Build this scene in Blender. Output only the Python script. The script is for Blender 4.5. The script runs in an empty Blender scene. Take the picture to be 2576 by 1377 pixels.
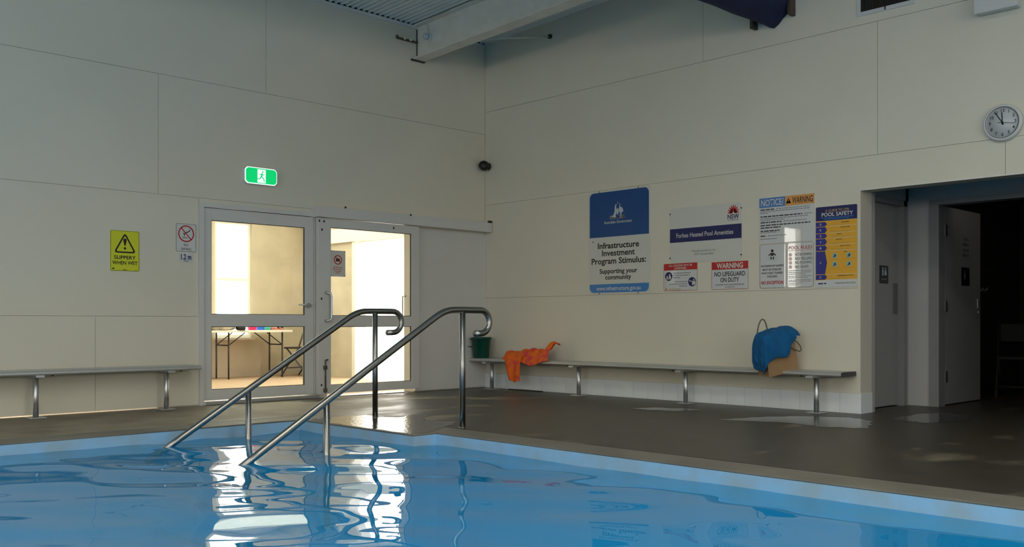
import bpy, bmesh, math, random
import numpy as np
from mathutils import Matrix, Vector, Euler
random.seed(7)
R = math.radians
SC = bpy.context.scene
COL = SC.collection

# ------------------------------------------------------------------ camera
CAM_H = 0.83
cam_d = bpy.data.cameras.new('camera'); cam = bpy.data.objects.new('camera', cam_d); COL.objects.link(cam)
cam_d.sensor_width = 36.0
cam_d.lens = 2394.6 * 36.0 / 2576.0
cam_d.shift_y = (813.1 - 688.5) / 2576.0
cam_d.clip_start = 0.05
cam.location = (0, 0, CAM_H)
cam.rotation_euler = (R(90), 0, R(45.734 - 90))
SC.camera = cam

# ------------------------------------------------------------------ sky, exposure
world = bpy.data.worlds.new('sky'); SC.world = world
world.use_nodes = True
bg = world.node_tree.nodes['Background']
bg.inputs['Color'].default_value = (1.0, 0.915, 0.83, 1)
bg.inputs['Strength'].default_value = 7.4
SC.view_settings.view_transform = 'Standard'
SC.view_settings.look = 'None'
SC.view_settings.gamma = 1.0
SC.view_settings.use_curve_mapping = False
SC.view_settings.exposure = 0.0
SC.cycles.max_bounces = 8
SC.cycles.use_light_tree = False
SC.cycles.use_adaptive_sampling = True
SC.cycles.adaptive_threshold = 0.04
SC.cycles.caustics_reflective = False

# main dimensions of the hall (camera stands over the pool at x=0, y=0)
YL, XR = 9.045, 8.33          # inner face of the door wall, inner face of the notice wall
XW, YW = -10.9, -10.9         # far walls behind the camera
EAVE, PITCH = 4.413, 0.035
def roof_z(y): return EAVE + PITCH * (YL - y)
SKY_STRIPS = [(2.8, 3.55), (-1.0, -0.25), (-4.8, -4.05), (-8.6, -7.85)]
SKY_Y = (-9.5, 4.6)

def portal(name, loc, rot, sx, sy):
    d = bpy.data.lights.new(name, 'AREA'); d.shape = 'RECTANGLE'; d.size = sx; d.size_y = sy
    d.cycles.is_portal = True
    o = bpy.data.objects.new(name, d); COL.objects.link(o); o.location = loc; o.rotation_euler = rot
    return o
for (a, b) in SKY_STRIPS:
    portal('daylight_portal', ((a+b)/2, sum(SKY_Y)/2, roof_z(sum(SKY_Y)/2)+0.06), (R(-math.degrees(math.atan(PITCH))), 0, 0), b-a, SKY_Y[1]-SKY_Y[0])
portal('daylight_portal', (XW-0.12, -1.0, 2.35), (0, R(-90), 0), 1.7, 11.0)
portal('daylight_portal', (-1.5, YW-0.12, 2.35), (R(90), 0, 0), 12.0, 1.7)
portal('daylight_portal', (0.45, YL+0.14, 2.02), (R(-90), 0, 0), 0.8, 1.3)
portal('daylight_portal', (7.13, 13.6, 1.5), (R(-90), 0, 0), 0.66, 1.84)
portal('daylight_portal', (6.1, 11.75, 2.86), (0, 0, 0), 4.2, 2.7)
portal('daylight_portal', (8.5, 10.75, 1.03), (0, R(90), 0), 2.06, 2.5)

# ------------------------------------------------------------------ materials
MAT = {}
def srgb(r, g, b):
    f = lambda c: c/12.92 if c <= 0.04045 else ((c+0.055)/1.055)**2.4
    return (f(r/255), f(g/255), f(b/255), 1)
def mat(name, col, rough=0.5, metal=0.0, spec=0.5, var=0.0, vscale=4.0, bump=0.0, bscale=60.0, coat=0.0, emit=None, estr=1.0, stretch=None, col2=None):
    m = bpy.data.materials.new(name); m.use_nodes = True; MAT[name] = m
    nt = m.node_tree; N = nt.nodes; L = nt.links
    p = N['Principled BSDF']
    p.inputs['Base Color'].default_value = col
    p.inputs['Roughness'].default_value = rough
    p.inputs['Metallic'].default_value = metal
    p.inputs['Specular IOR Level'].default_value = spec
    p.inputs['Coat Weight'].default_value = coat
    p.inputs['Coat Roughness'].default_value = 0.02; p.inputs['Coat IOR'].default_value = 1.9
    if emit:
        p.inputs['Emission Color'].default_value = emit; p.inputs['Emission Strength'].default_value = estr
    tc = N.new('ShaderNodeTexCoord'); src = tc.outputs['Object']
    if stretch:
        mp = N.new('ShaderNodeMapping'); mp.inputs['Scale'].default_value = stretch
        L.new(src, mp.inputs['Vector']); src = mp.outputs['Vector']
    if var:
        n = N.new('ShaderNodeTexNoise'); n.inputs['Scale'].default_value = vscale; n.inputs['Detail'].default_value = 5
        L.new(src, n.inputs['Vector'])
        r = N.new('ShaderNodeValToRGB')
        c2 = col2 or tuple(c*(1-var) for c in col[:3])+(1,)
        r.color_ramp.elements[0].position = 0.35; r.color_ramp.elements[1].position = 0.65
        r.color_ramp.elements[0].color = c2; r.color_ramp.elements[1].color = col
        L.new(n.outputs['Fac'], r.inputs['Fac']); L.new(r.outputs['Color'], p.inputs['Base Color'])
    if bump:
        n2 = N.new('ShaderNodeTexNoise'); n2.inputs['Scale'].default_value = bscale; n2.inputs['Detail'].default_value = 3
        L.new(src, n2.inputs['Vector'])
        b = N.new('ShaderNodeBump'); b.inputs['Strength'].default_value = bump; b.inputs['Distance'].default_value = 0.01
        L.new(n2.outputs['Fac'], b.inputs['Height']); L.new(b.outputs['Normal'], p.inputs['Normal'])
    return m
def clear(name, tint, ior=1.45, rough=0.0, bump=0.0, bscale=8.0):
    m = bpy.data.materials.new(name); m.use_nodes = True; MAT[name] = m
    nt = m.node_tree; N = nt.nodes; L = nt.links
    N.remove(N['Principled BSDF']); out = N['Material Output']
    t = N.new('ShaderNodeBsdfTransparent'); t.inputs['Color'].default_value = tint
    g = N.new('ShaderNodeBsdfGlossy'); g.inputs['Roughness'].default_value = rough
    # Schlick reflectance, the same from both sides of the sheet
    f0 = ((ior-1)/(ior+1))**2
    f = N.new('ShaderNodeLayerWeight'); f.inputs['Blend'].default_value = 0.5
    pw = N.new('ShaderNodeMath'); pw.operation = 'POWER'; pw.inputs[1].default_value = 5.0
    ma = N.new('ShaderNodeMath'); ma.operation = 'MULTIPLY_ADD'; ma.inputs[1].default_value = 1-f0; ma.inputs[2].default_value = f0
    L.new(f.outputs['Facing'], pw.inputs[0]); L.new(pw.outputs[0], ma.inputs[0])
    mx = N.new('ShaderNodeMixShader')
    L.new(ma.outputs[0], mx.inputs['Fac']); L.new(t.outputs['BSDF'], mx.inputs[1]); L.new(g.outputs['BSDF'], mx.inputs[2])
    L.new(mx.outputs['Shader'], out.inputs['Surface'])
    if bump:
        tc = N.new('ShaderNodeTexCoord'); n = N.new('ShaderNodeTexNoise'); n.inputs['Scale'].default_value = bscale
        L.new(tc.outputs['Object'], n.inputs['Vector'])
        b = N.new('ShaderNodeBump'); b.inputs['Strength'].default_value = bump; b.inputs['Distance'].default_value = 0.01
        L.new(n.outputs['Fac'], b.inputs['Height'])
        L.new(b.outputs['Normal'], g.inputs['Normal']); L.new(b.outputs['Normal'], f.inputs['Normal'])
    return m

mat('wall_paint', (0.78, 0.742, 0.630, 1), 0.55, var=0.035, vscale=1.3, bump=0.04, bscale=180)
mat('joint', (0.66, 0.63, 0.55, 1), 0.8)
mat('white_tile', (0.85, 0.89, 0.93, 1), 0.16, var=0.03, vscale=9)
mat('tile_grout', (0.50, 0.50, 0.48, 1), 0.8)
mat('door_paint', (0.70, 0.70, 0.69, 1), 0.38, var=0.03, vscale=3)
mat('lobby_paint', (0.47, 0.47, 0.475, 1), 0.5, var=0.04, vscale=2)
mat('grey_door', (0.33, 0.33, 0.335, 1), 0.45, var=0.04, vscale=3)
mat('push_grey', (0.16, 0.16, 0.17, 1), 0.5)
mat('grey_frame', (0.25, 0.25, 0.26, 1), 0.4)
mat('aluminium', (0.62, 0.63, 0.65, 1), 0.36, 0.9, bump=0.03, bscale=200, stretch=(1, 40, 40))
mat('bench_plank', (0.58, 0.59, 0.58, 1), 0.42, 0.55, bump=0.03, bscale=150, stretch=(1, 1, 20))
mat('end_cap', (0.10, 0.10, 0.11, 1), 0.6)
mat('stainless', (0.34, 0.335, 0.325, 1), 0.28, 1.0, bump=0.02, bscale=220)
mat('dark_metal', (0.05, 0.045, 0.04, 1), 0.5, 0.4)
mat('rust_stain', (0.58, 0.44, 0.28, 1), 0.8, var=0.0)
mat('rust_metal', (0.20, 0.15, 0.10, 1), 0.7, 0.2, var=0.5, vscale=30)
mat('black_plastic', (0.008, 0.008, 0.008, 1), 0.4)
mat('beam_paint', (0.84, 0.82, 0.75, 1), 0.5, var=0.10, vscale=6)
mat('ceiling_sheet', (0.80, 0.80, 0.78, 1), 0.45, 0.0, var=0.06, vscale=2)
mat('blue_fabric', (0.010, 0.017, 0.075, 1), 0.85, var=0.25, vscale=5, bump=0.3, bscale=14)
mat('timber', (0.10, 0.075, 0.05, 1), 0.7, var=0.3, vscale=10)
mat('pool_paint', (0.05, 0.50, 0.90, 1), 0.45, var=0.10, vscale=2.5, col2=(0.06, 0.45, 0.80, 1))
mat('pool_rim', (0.30, 0.55, 0.80, 1), 0.4, var=0.16, vscale=5, bump=0.1, bscale=40, col2=(0.34, 0.47, 0.56, 1))
mat('step_edge', (0.09, 0.38, 0.60, 1), 0.6)
mat('coping', (0.20, 0.18, 0.15, 1), 0.55, var=0.28, vscale=2.2, bump=0.25, bscale=60)
mat('joint_shade_dark', (0.02, 0.018, 0.015, 1), 0.9)
mat('render_beige', (0.60, 0.53, 0.41, 1), 0.85, var=0.16, vscale=2.4, bump=0.3, bscale=25)
mat('sand_floor', (0.46, 0.32, 0.21, 1), 0.7, var=0.1, vscale=2.0, bump=0.1, bscale=30)
mat('white_trim', (0.80, 0.79, 0.74, 1), 0.5)
mat('ground_pale', (0.60, 0.57, 0.52, 1), 0.9, var=0.1, vscale=1)
mat('painted_shade_wall', (0.02, 0.02, 0.02, 1), 0.8, var=0.2, vscale=3)  # near-black: the changing room's lack of light is put into the colour
mat('green_bucket', (0.0, 0.062, 0.045, 1), 0.38, var=0.08, vscale=10)
mat('table_top', (0.74, 0.70, 0.62, 1), 0.5, var=0.05, vscale=6)
mat('kraft_paper', (0.40, 0.25, 0.13, 1), 0.85, var=0.12, vscale=9, bump=0.15, bscale=25)
mat('paper_handle', (0.16, 0.13, 0.09, 1), 0.8)
mat('blue_towel', (0.003, 0.135, 0.38, 1), 0.95, var=0.25, vscale=14, bump=0.6, bscale=160)
mat('chair_dark', (0.03, 0.032, 0.04, 1), 0.5)
mat('chair_black', (0.006, 0.006, 0.006, 1), 0.8)  # matte near-black so the chair sinks into the unlit room
mat('clock_white', (0.66, 0.67, 0.68, 1), 0.3)
mat('clock_face', (0.62, 0.65, 0.68, 1), 0.4)
clear('glass', (0.93, 0.95, 0.94, 1), 1.45)
clear('puddle_water', (0.80, 0.80, 0.80, 1), 1.33, 0.13, bump=0.25, bscale=34)
clear('roof_polycarb', (0.86, 0.88, 0.80, 1), 1.2, 0.3)
clear('pool_water', (0.62, 0.92, 0.98, 1), 1.33, 0.0)
def murky(m, col, fac):
    # treated pool water is slightly cloudy: part of the light is scattered back near the surface
    nt = m.node_tree; N = nt.nodes; L = nt.links
    tr = [n for n in N if n.type == 'BSDF_TRANSPARENT'][0]; mx = [n for n in N if n.type == 'MIX_SHADER'][0]
    d = N.new('ShaderNodeBsdfDiffuse'); d.inputs['Color'].default_value = col
    m2 = N.new('ShaderNodeMixShader'); m2.inputs['Fac'].default_value = fac
    L.new(tr.outputs['BSDF'], m2.inputs[1]); L.new(d.outputs['BSDF'], m2.inputs[2]); L.new(m2.outputs['Shader'], mx.inputs[1])
murky(MAT['pool_water'], (0.015, 0.42, 0.86, 1), 0.50)

# print colours
def ink(name, r, g, b, rough=0.32, coat=0.0): return mat(name, srgb(r, g, b), rough, coat=coat)
ink('ink_white', 214, 214, 208); ink('ink_paper', 208, 211, 214, 0.3, 1.0); ink('ink_black', 16, 16, 16); ink('ink_dark', 40, 40, 44)
ink('ink_grey', 128, 128, 132); ink('ink_red', 190, 26, 30); ink('ink_navy', 24, 28, 92); ink('ink_blue', 16, 74, 140)
ink('ink_sky', 48, 128, 200); ink('ink_notice', 36, 112, 190, 0.3, 1.0); ink('ink_orange', 226, 150, 40, 0.3, 1.0); ink('ink_gold', 236, 176, 42)
ink('ink_lime', 222, 226, 46); ink('ink_pale', 196, 206, 216); ink('ink_teal', 150, 190, 190); ink('ink_royal', 44, 44, 140)
ink('ink_tan', 190, 160, 90); ink('ink_plate', 22, 22, 24)
mat('exit_green', srgb(0, 150, 70), 0.3, emit=srgb(0, 214, 120), estr=0.85)
mat('exit_white', srgb(235, 245, 240), 0.3, emit=srgb(240, 255, 248), estr=1.0)
mat('exit_case', srgb(225, 230, 228), 0.35)

def floor_material():
    m = bpy.data.materials.new('wet_concrete'); m.use_nodes = True; MAT['wet_concrete'] = m
    nt = m.node_tree; N = nt.nodes; L = nt.links; p = N['Principled BSDF']
    tc = N.new('ShaderNodeTexCoord'); V = tc.outputs['Object']
    def noise(sc, det, st=None):
        n = N.new('ShaderNodeTexNoise'); n.inputs['Scale'].default_value = sc; n.inputs['Detail'].default_value = det
        if st:
            mp = N.new('ShaderNodeMapping'); mp.inputs['Scale'].default_value = st; L.new(V, mp.inputs['Vector']); L.new(mp.outputs['Vector'], n.inputs['Vector'])
        else: L.new(V, n.inputs['Vector'])
        return n.outputs['Fac']
    def math_(op, a, b=None):
        n = N.new('ShaderNodeMath'); n.operation = op
        for i, s in enumerate((a, b)):
            if s is None: continue
            if isinstance(s, (int, float)): n.inputs[i].default_value = s
            else: L.new(s, n.inputs[i])
        return n.outputs[0]
    sep = N.new('ShaderNodeSeparateXYZ'); L.new(V, sep.inputs[0])
    # swimmers wet the strip between the pool and the changing rooms: more wet towards the lobby
    mr = N.new('ShaderNodeMapRange'); mr.inputs['From Min'].default_value = 4.6; mr.inputs['From Max'].default_value = 0.2
    mr.inputs['To Min'].default_value = -0.12; mr.inputs['To Max'].default_value = 0.22
    L.new(math_('SUBTRACT', sep.outputs['Y'], math_('MULTIPLY', sep.outputs['X'], 0.9)), mr.inputs['Value'])
    wet = math_('ADD', noise(0.9, 6, (1, 1.6, 1)), mr.outputs[0])
    ramp = N.new('ShaderNodeValToRGB'); ramp.color_ramp.elements[0].position = 0.46; ramp.color_ramp.elements[1].position = 0.60
    L.new(wet, ramp.inputs['Fac'])
    dry = N.new('ShaderNodeValToRGB'); dry.color_ramp.elements[0].position = 0.3; dry.color_ramp.elements[1].position = 0.7
    dry.color_ramp.elements[0].color = (0.20, 0.16, 0.11, 1); dry.color_ramp.elements[1].color = (0.33, 0.28, 0.205, 1)
    L.new(noise(2.6, 8), dry.inputs['Fac'])
    damp = N.new('ShaderNodeValToRGB'); damp.color_ramp.elements[0].color = (0.022, 0.018, 0.013, 1); damp.color_ramp.elements[1].color = (0.070, 0.056, 0.039, 1)
    L.new(noise(3.5, 8), damp.inputs['Fac'])
    mx = N.new('ShaderNodeMix'); mx.data_type = 'RGBA'
    L.new(ramp.outputs['Color'], mx.inputs['Factor']); L.new(dry.outputs['Color'], mx.inputs[6]); L.new(damp.outputs['Color'], mx.inputs[7])
    L.new(mx.outputs[2], p.inputs['Base Color'])
    rr = N.new('ShaderNodeMapRange'); rr.inputs['To Min'].default_value = 0.62; rr.inputs['To Max'].default_value = 0.38
    L.new(ramp.outputs['Color'], rr.inputs['Value']); L.new(rr.outputs[0], p.inputs['Roughness'])
    b = N.new('ShaderNodeBump'); b.inputs['Strength'].default_value = 0.25; b.inputs['Distance'].default_value = 0.006
    L.new(noise(45, 4), b.inputs['Height']); L.new(b.outputs['Normal'], p.inputs['Normal'])
floor_material()

def towel_material():
    m = bpy.data.materials.new('orange_towel'); m.use_nodes = True; MAT['orange_towel'] = m
    nt = m.node_tree; N = nt.nodes; L = nt.links; p = N['Principled BSDF']; p.inputs['Roughness'].default_value = 0.95
    tc = N.new('ShaderNodeTexCoord'); w = N.new('ShaderNodeTexNoise'); w.inputs['Scale'].default_value = 11; w.inputs['Detail'].default_value = 3
    r = N.new('ShaderNodeValToRGB'); r.color_ramp.elements[0].position = 0.38; r.color_ramp.elements[1].position = 0.50
    r.color_ramp.elements[0].color = (0.78, 0.075, 0.075, 1); r.color_ramp.elements[1].color = (0.90, 0.17, 0.015, 1)
    L.new(tc.outputs['Object'], w.inputs['Vector']); L.new(w.outputs['Fac'], r.inputs['Fac']); L.new(r.outputs['Color'], p.inputs['Base Color'])
    n = N.new('ShaderNodeTexNoise'); n.inputs['Scale'].default_value = 150; b = N.new('ShaderNodeBump'); b.inputs['Strength'].default_value = 0.5; b.inputs['Distance'].default_value = 0.005
    L.new(tc.outputs['Object'], n.inputs['Vector']); L.new(n.outputs['Fac'], b.inputs['Height']); L.new(b.outputs['Normal'], p.inputs['Normal'])
towel_material()

# ------------------------------------------------------------------ helpers
WM = {}
def tag(o, label=None, cat=None, group=None, kind=None):
    if label: o['label'] = label
    if cat: o['category'] = cat
    if group: o['group'] = group
    if kind: o['kind'] = kind
    return o
def empty(name, loc, rot=(0, 0, 0)):
    o = bpy.data.objects.new(name, None); COL.objects.link(o); o.empty_display_size = 0.1
    o.location = loc; o.rotation_euler = rot
    WM[o] = Matrix.Translation(loc) @ Euler(rot).to_matrix().to_4x4()
    return o
class MB:
    """collects shapes in world (or local) coordinates and links them as ONE mesh object"""
    def __init__(s): s.v = []; s.f = []; s.smooth = []; s.mi = []
    def add(s, vs, fs, sm=False, mi=0):
        o = len(s.v); s.v += [tuple(v) for v in vs]
        for f in fs: s.f.append(tuple(i+o for i in f)); s.smooth.append(sm); s.mi.append(mi)
        return s
    def box(s, x0, x1, y0, y1, z0, z1, bev=0.0, mi=0):
        if x0 > x1: x0, x1 = x1, x0
        if y0 > y1: y0, y1 = y1, y0
        if z0 > z1: z0, z1 = z1, z0
        if bev <= 0:
            vs = [(x, y, z) for z in (z0, z1) for y in (y0, y1) for x in (x0, x1)]
            s.add(vs, [(0, 2, 3, 1), (4, 5, 7, 6), (0, 1, 5, 4), (2, 6, 7, 3), (0, 4, 6, 2), (1, 3, 7, 5)], mi=mi)
        else:
            bm = bmesh.new(); bmesh.ops.create_cube(bm, size=1)
            bmesh.ops.scale(bm, vec=(x1-x0, y1-y0, z1-z0), verts=bm.verts)
            bmesh.ops.translate(bm, vec=((x0+x1)/2, (y0+y1)/2, (z0+z1)/2), verts=bm.verts)
            bmesh.ops.bevel(bm, geom=list(bm.edges), offset=bev, segments=2, affect='EDGES', profile=0.6)
            s.bm(bm, mi=mi)
        return s
    def bm(s, bm, sm=False, mi=0):
        bm.verts.index_update()
        s.add([v.co[:] for v in bm.verts], [[v.index for v in f.verts] for f in bm.faces], sm, mi); bm.free(); return s
    def prism(s, poly, fn, d0, d1, mi=0, sm=False):
        """poly: 2D points; fn(a,b,d)->xyz ; extruded between d0 and d1"""
        n = len(poly)
        vs = [fn(a, b, d0) for a, b in poly] + [fn(a, b, d1) for a, b in poly]
        fs = [tuple(range(n))[::-1], tuple(range(n, 2*n))] + [(i, (i+1) % n, n+(i+1) % n, n+i) for i in range(n)]
        s.add(vs, fs, sm, mi); return s
    def tube(s, pts, rad, n=14, cap=True, mi=0, closed=False):
        pts = [Vector(p) for p in pts]; m = len(pts)
        rads = rad if isinstance(rad, (list, tuple)) else [rad]*m
        rings = []; prev = None
        for i, p in enumerate(pts):
            a = pts[i-1] if i else (pts[-1] if closed else p); b = pts[i+1] if i < m-1 else (pts[0] if closed else p)
            t = ((b-p).normalized() + (p-a).normalized()) if (a != p and b != p) else (b-a)
            t.normalize()
            if prev is None:
                u = t.orthogonal().normalized()
            else:
                u = prev - t*prev.dot(t); u.normalize()
            prev = u; w = t.cross(u)
            rings.append([p + (u*math.cos(2*math.pi*k/n) + w*math.sin(2*math.pi*k/n))*rads[i] for k in range(n)])
        vs = [v for r in rings for v in r]
        fs = [(i*n+k, i*n+(k+1) % n, (i+1)*n+(k+1) % n, (i+1)*n+k) for i in range(m-1) for k in range(n)]
        if closed: fs += [((m-1)*n+k, (m-1)*n+(k+1) % n, (k+1) % n, k) for k in range(n)]
        elif cap: fs += [tuple(range(n))[::-1], tuple(range((m-1)*n, m*n))]
        s.add(vs, fs, True, mi); return s
    def lathe(s, prof, c=(0, 0, 0), n=28, axis='z', mi=0, sm=True):
        vs = []; fs = []
        for r, h in prof:
            for k in range(n):
                a = 2*math.pi*k/n; x, y = r*math.cos(a), r*math.sin(a)
                vs.append({'z': (c[0]+x, c[1]+y, c[2]+h), 'x': (c[0]+h, c[1]+x, c[2]+y), 'y': (c[0]+x, c[1]+h, c[2]+y)}[axis])
        m = len(prof)
        for i in range(m-1):
            for k in range(n): fs.append((i*n+k, i*n+(k+1) % n, (i+1)*n+(k+1) % n, (i+1)*n+k))
        fs.append(tuple(range(n))[::-1]); fs.append(tuple(range((m-1)*n, m*n)))
        s.add(vs, fs, sm, mi); return s
    def build(s, name, m, parent=None, local=False, recenter=True, fixn=True):
        me = bpy.data.meshes.new(name)
        vs = [Vector(v) for v in s.v]; loc = None
        if parent is not None:
            if not local:
                inv = WM[parent].inverted(); vs = [inv @ v for v in vs]
        elif recenter and not local:
            lo = [min(v[i] for v in vs) for i in range(3)]; hi = [max(v[i] for v in vs) for i in range(3)]
            loc = Vector(((lo[0]+hi[0])/2, (lo[1]+hi[1])/2, lo[2])); vs = [v-loc for v in vs]
        me.from_pydata([v[:] for v in vs], [], s.f)
        for mm in (m if isinstance(m, (list, tuple)) else [m]): me.materials.append(MAT[mm])
        me.polygons.foreach_set('use_smooth', s.smooth); me.polygons.foreach_set('material_index', s.mi)
        if fixn:
            bm = bmesh.new(); bm.from_mesh(me); bmesh.ops.recalc_face_normals(bm, faces=bm.faces); bm.to_mesh(me); bm.free()
        me.update()
        o = bpy.data.objects.new(name, me); COL.objects.link(o)
        if parent is not None: o.parent = parent; WM[o] = WM[parent].copy()
        else:
            if loc is not None: o.location = loc
            WM[o] = Matrix.Translation(o.location)
        return o
def inst(src, name, parent, loc, rot=(0, 0, 0)):
    """a further copy of a small part, sharing its mesh; loc in the parent's frame"""
    o = src.copy(); o.name = name; COL.objects.link(o); o.parent = parent; o.location = loc; o.rotation_euler = rot
    WM[o] = WM[parent] @ Matrix.Translation(loc) @ Euler(rot).to_matrix().to_4x4()
    return o
def struct(o, label, cat=None): return tag(o, label, cat, kind='structure')
def rects_minus(x0, x1, z0, z1, holes):
    xs = sorted({x0, x1, *[h[0] for h in holes if x0 < h[0] < x1], *[h[1] for h in holes if x0 < h[1] < x1]})
    zs = sorted({z0, z1, *[h[2] for h in holes if z0 < h[2] < z1], *[h[3] for h in holes if z0 < h[3] < z1]})
    out = []
    for a, b in zip(xs, xs[1:]):
        col = []
        for c, d in zip(zs, zs[1:]):
            mx, mz = (a+b)/2, (c+d)/2
            if any(h[0] < mx < h[1] and h[2] < mz < h[3] for h in holes): continue
            if col and abs(col[-1][3]-c) < 1e-9: col[-1] = (a, b, col[-1][2], d)
            else: col.append((a, b, c, d))
        out += col
    return out

# ================================================================== THE SETTING
# ---- floor (deck round the pool, lobby, changing room)
PX, PXJ, PY, PYJ = 4.62, 4.40, 7.13, 5.56      # pool edges
PX0, PY0 = -9.6, -9.6
CW, JG = 0.29, 0.012
f = MB()
G = CW + JG
f.box(PX+G, XR+0.0, -10.9, PYJ+0.0, -0.12, 0)
f.box(PX+G, XR, PYJ, YL, -0.12, 0)
f.box(XW, PX+G, PY+G, YL, -0.12, 0)
f.box(PXJ+G, PX+G, PYJ+G, PY+G, -0.12, 0)
f.box(XW, PX+G, YW, PY0-G, -0.12, 0)
f.box(XW, PX0-G, PY0-G, PY+G, -0.12, 0)
f.box(XR, 13.6, 0.4, 4.3, -0.12, 0)
f.box(4.0, 8.6, YL, 9.28, -0.12, 0)
fl = f.build('floor', 'wet_concrete', recenter=False); struct(fl, 'brown damp concrete pool deck with wet patches', 'floor')
# coping strips along the pool edge
c = empty('trim_1', (PX, 0, -0.1)); struct(c, 'pale concrete coping strip round the pool edge', 'coping')
for (x0, x1, y0, y1) in [(PX, PX+CW, PY0-CW, PYJ), (PXJ, PX+CW, PYJ+0.003, PYJ+CW), (PXJ, PXJ+CW, PYJ+CW+0.003, PY), (PX0-CW, PXJ+CW, PY+0.003, PY+CW), (PX0-CW, PX0, PY0, PY), (PX0-CW, PX-0.003, PY0-CW, PY0-0.003)]:
    MB().box(x0, x1, y0, y1, -0.0115, 0.0, bev=0.004).build('coping_strip', 'coping', c)
MB().box(PX+CW, PX+G, PY0-G, PY, -0.05, -0.02).box(PX0-G, PX+G, PY+CW, PY+G, -0.05, -0.02).build('joint', 'joint_shade_dark', c)

# ---- wall with the glazed doors
HOLES_L = [(4.44, 7.17, -1, 2.0), (0.08, 0.83, 1.40, 2.66)]
w = MB()
for a, b, z0, z1 in rects_minus(XW, XR+0.225, 0, 5.0, HOLES_L): w.box(a, b, YL+0.012, YL+0.2, z0, z1)
wl = struct(w.build('wall_left', 'joint', recenter=False), 'off-white panelled wall with glazed doors', 'wall')
def panel_l(x0, x1, z0, z1):
    m = MB(); g = 0.0018
    for a, b, c0, d in rects_minus(x0, x1, z0, z1, HOLES_L):
        m.box(a+(g if a == x0 else 0), b-(g if b == x1 else 0), YL, YL+0.012, c0+(g if c0 == z0 else 0), d-(g if d == z1 else 0))
    if m.v: m.build('wall_panel', 'wall_paint', wl)
for z0, z1, cuts in [(0.008, 0.895, [-7.5, -3.8, -0.2, 3.405, XR]), (0.895, 2.088, [-6.0, -2.4, 1.6, 4.418, XR]), (2.088, 3.262, [-7.0, -3.2, 0.4, 4.004, XR]), (3.262, 4.40, [-5.8, -2.2, 1.5, 5.175, XR])]:
    xs = [XW] + cuts
    for a, b in zip(xs, xs[1:]): panel_l(a, b, z0, z1)
# ---- wall with the notices
HOLES_R = [(2.0, 3.996, -1, 2.045)]
w = MB()
for a, b, z0, z1 in rects_minus(YW, YL+0.2, 0, 5.3, HOLES_R): w.box(XR+0.012, XR+0.225, a, b, z0, z1)
wr = struct(w.build('wall_right', 'joint', recenter=False), 'off-white panelled wall hung with notices', 'wall')
def panel_r(y0, y1, z0, z1):
    m = MB(); g = 0.0018
    for a, b, c0, d in rects_minus(y0, y1, z0, z1, HOLES_R):
        m.box(XR, XR+0.012, a+(g if a == y0 else 0), b-(g if b == y1 else 0), c0+(g if c0 == z0 else 0), d-(g if d == z1 else 0))
    if m.v: m.build('wall_panel', 'wall_paint', wr)
for z0, z1, cuts in [(0.008, 1.15, [-7, -3, 0.6, 3.996, YL]), (1.15, 2.347, [-5.5, -1.5, 2.76, 6.9, YL]), (2.347, 3.548, [-7, -3.5, 0.2, 3.836, YL]), (3.548, 5.25, [-6, -2, 2.2, 5.7, YL])]:
    ys = [YW] + cuts
    for a, b in zip(ys, ys[1:]): panel_r(a, b, z0, z1)
# tiled skirting below the notices: single tiles
tw = (YL-0.004 - 3.99)/25
t0 = MB().box(XR-0.008, XR, -tw/2+0.0015, tw/2-0.0015, 0.001, 0.183, bev=0.0015).build('skirting_tile', 'white_tile', wr)
for k in range(25):
    loc = (0, 3.99+tw*(k+0.5), 0)
    if k == 0: t0.location = loc
    else: inst(t0, 'skirting_tile', wr, loc)
MB().box(XR-0.004, XR, 3.992, YL-0.003, 0, 0.186).build('grout', 'tile_grout', wr)
MB().box(XR-0.007, XR+0.222, 3.988, 3.9958, 0.001, 0.183).build('skirting_tile', 'white_tile', wr)
# reveal of the opening
MB().box(XR-0.002, XR+0.225, 3.9965, 4.02, 0, 2.045).build('reveal', 'wall_paint', wr)
MB().box(XR-0.004, XR+0.03, 1.9, 4.0, 2.037, 2.047).build('lintel_trim', 'white_trim', wr)

# ---- lobby behind the opening
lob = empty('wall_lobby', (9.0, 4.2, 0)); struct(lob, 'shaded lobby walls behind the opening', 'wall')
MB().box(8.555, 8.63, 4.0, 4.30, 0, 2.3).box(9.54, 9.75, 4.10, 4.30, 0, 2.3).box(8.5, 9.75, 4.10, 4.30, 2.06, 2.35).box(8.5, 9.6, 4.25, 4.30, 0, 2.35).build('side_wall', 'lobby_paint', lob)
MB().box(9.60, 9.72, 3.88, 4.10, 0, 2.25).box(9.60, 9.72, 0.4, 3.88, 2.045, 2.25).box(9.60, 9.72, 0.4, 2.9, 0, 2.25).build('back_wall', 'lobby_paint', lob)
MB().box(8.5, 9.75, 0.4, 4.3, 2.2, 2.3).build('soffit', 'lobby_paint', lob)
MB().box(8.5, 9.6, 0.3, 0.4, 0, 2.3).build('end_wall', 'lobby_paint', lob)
# changing room (dark)
chg = empty('wall_changing_room', (11.5, 3, 0)); struct(chg, 'changing room walls painted near-black for an unlit look', 'wall')
MB().box(9.72, 13.6, 4.30, 4.4, 0, 2.5).box(13.5, 13.6, 0.4, 4.3, 0, 2.5).box(9.72, 13.6, 0.3, 0.4, 0, 2.5).box(9.72, 9.75, 3.95, 4.35, 0, 2.5).build('room_wall', 'painted_shade_wall', chg)
MB().box(9.72, 13.6, 0.3, 4.4, 2.4, 2.5).build('room_ceiling', 'painted_shade_wall', chg)

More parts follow.
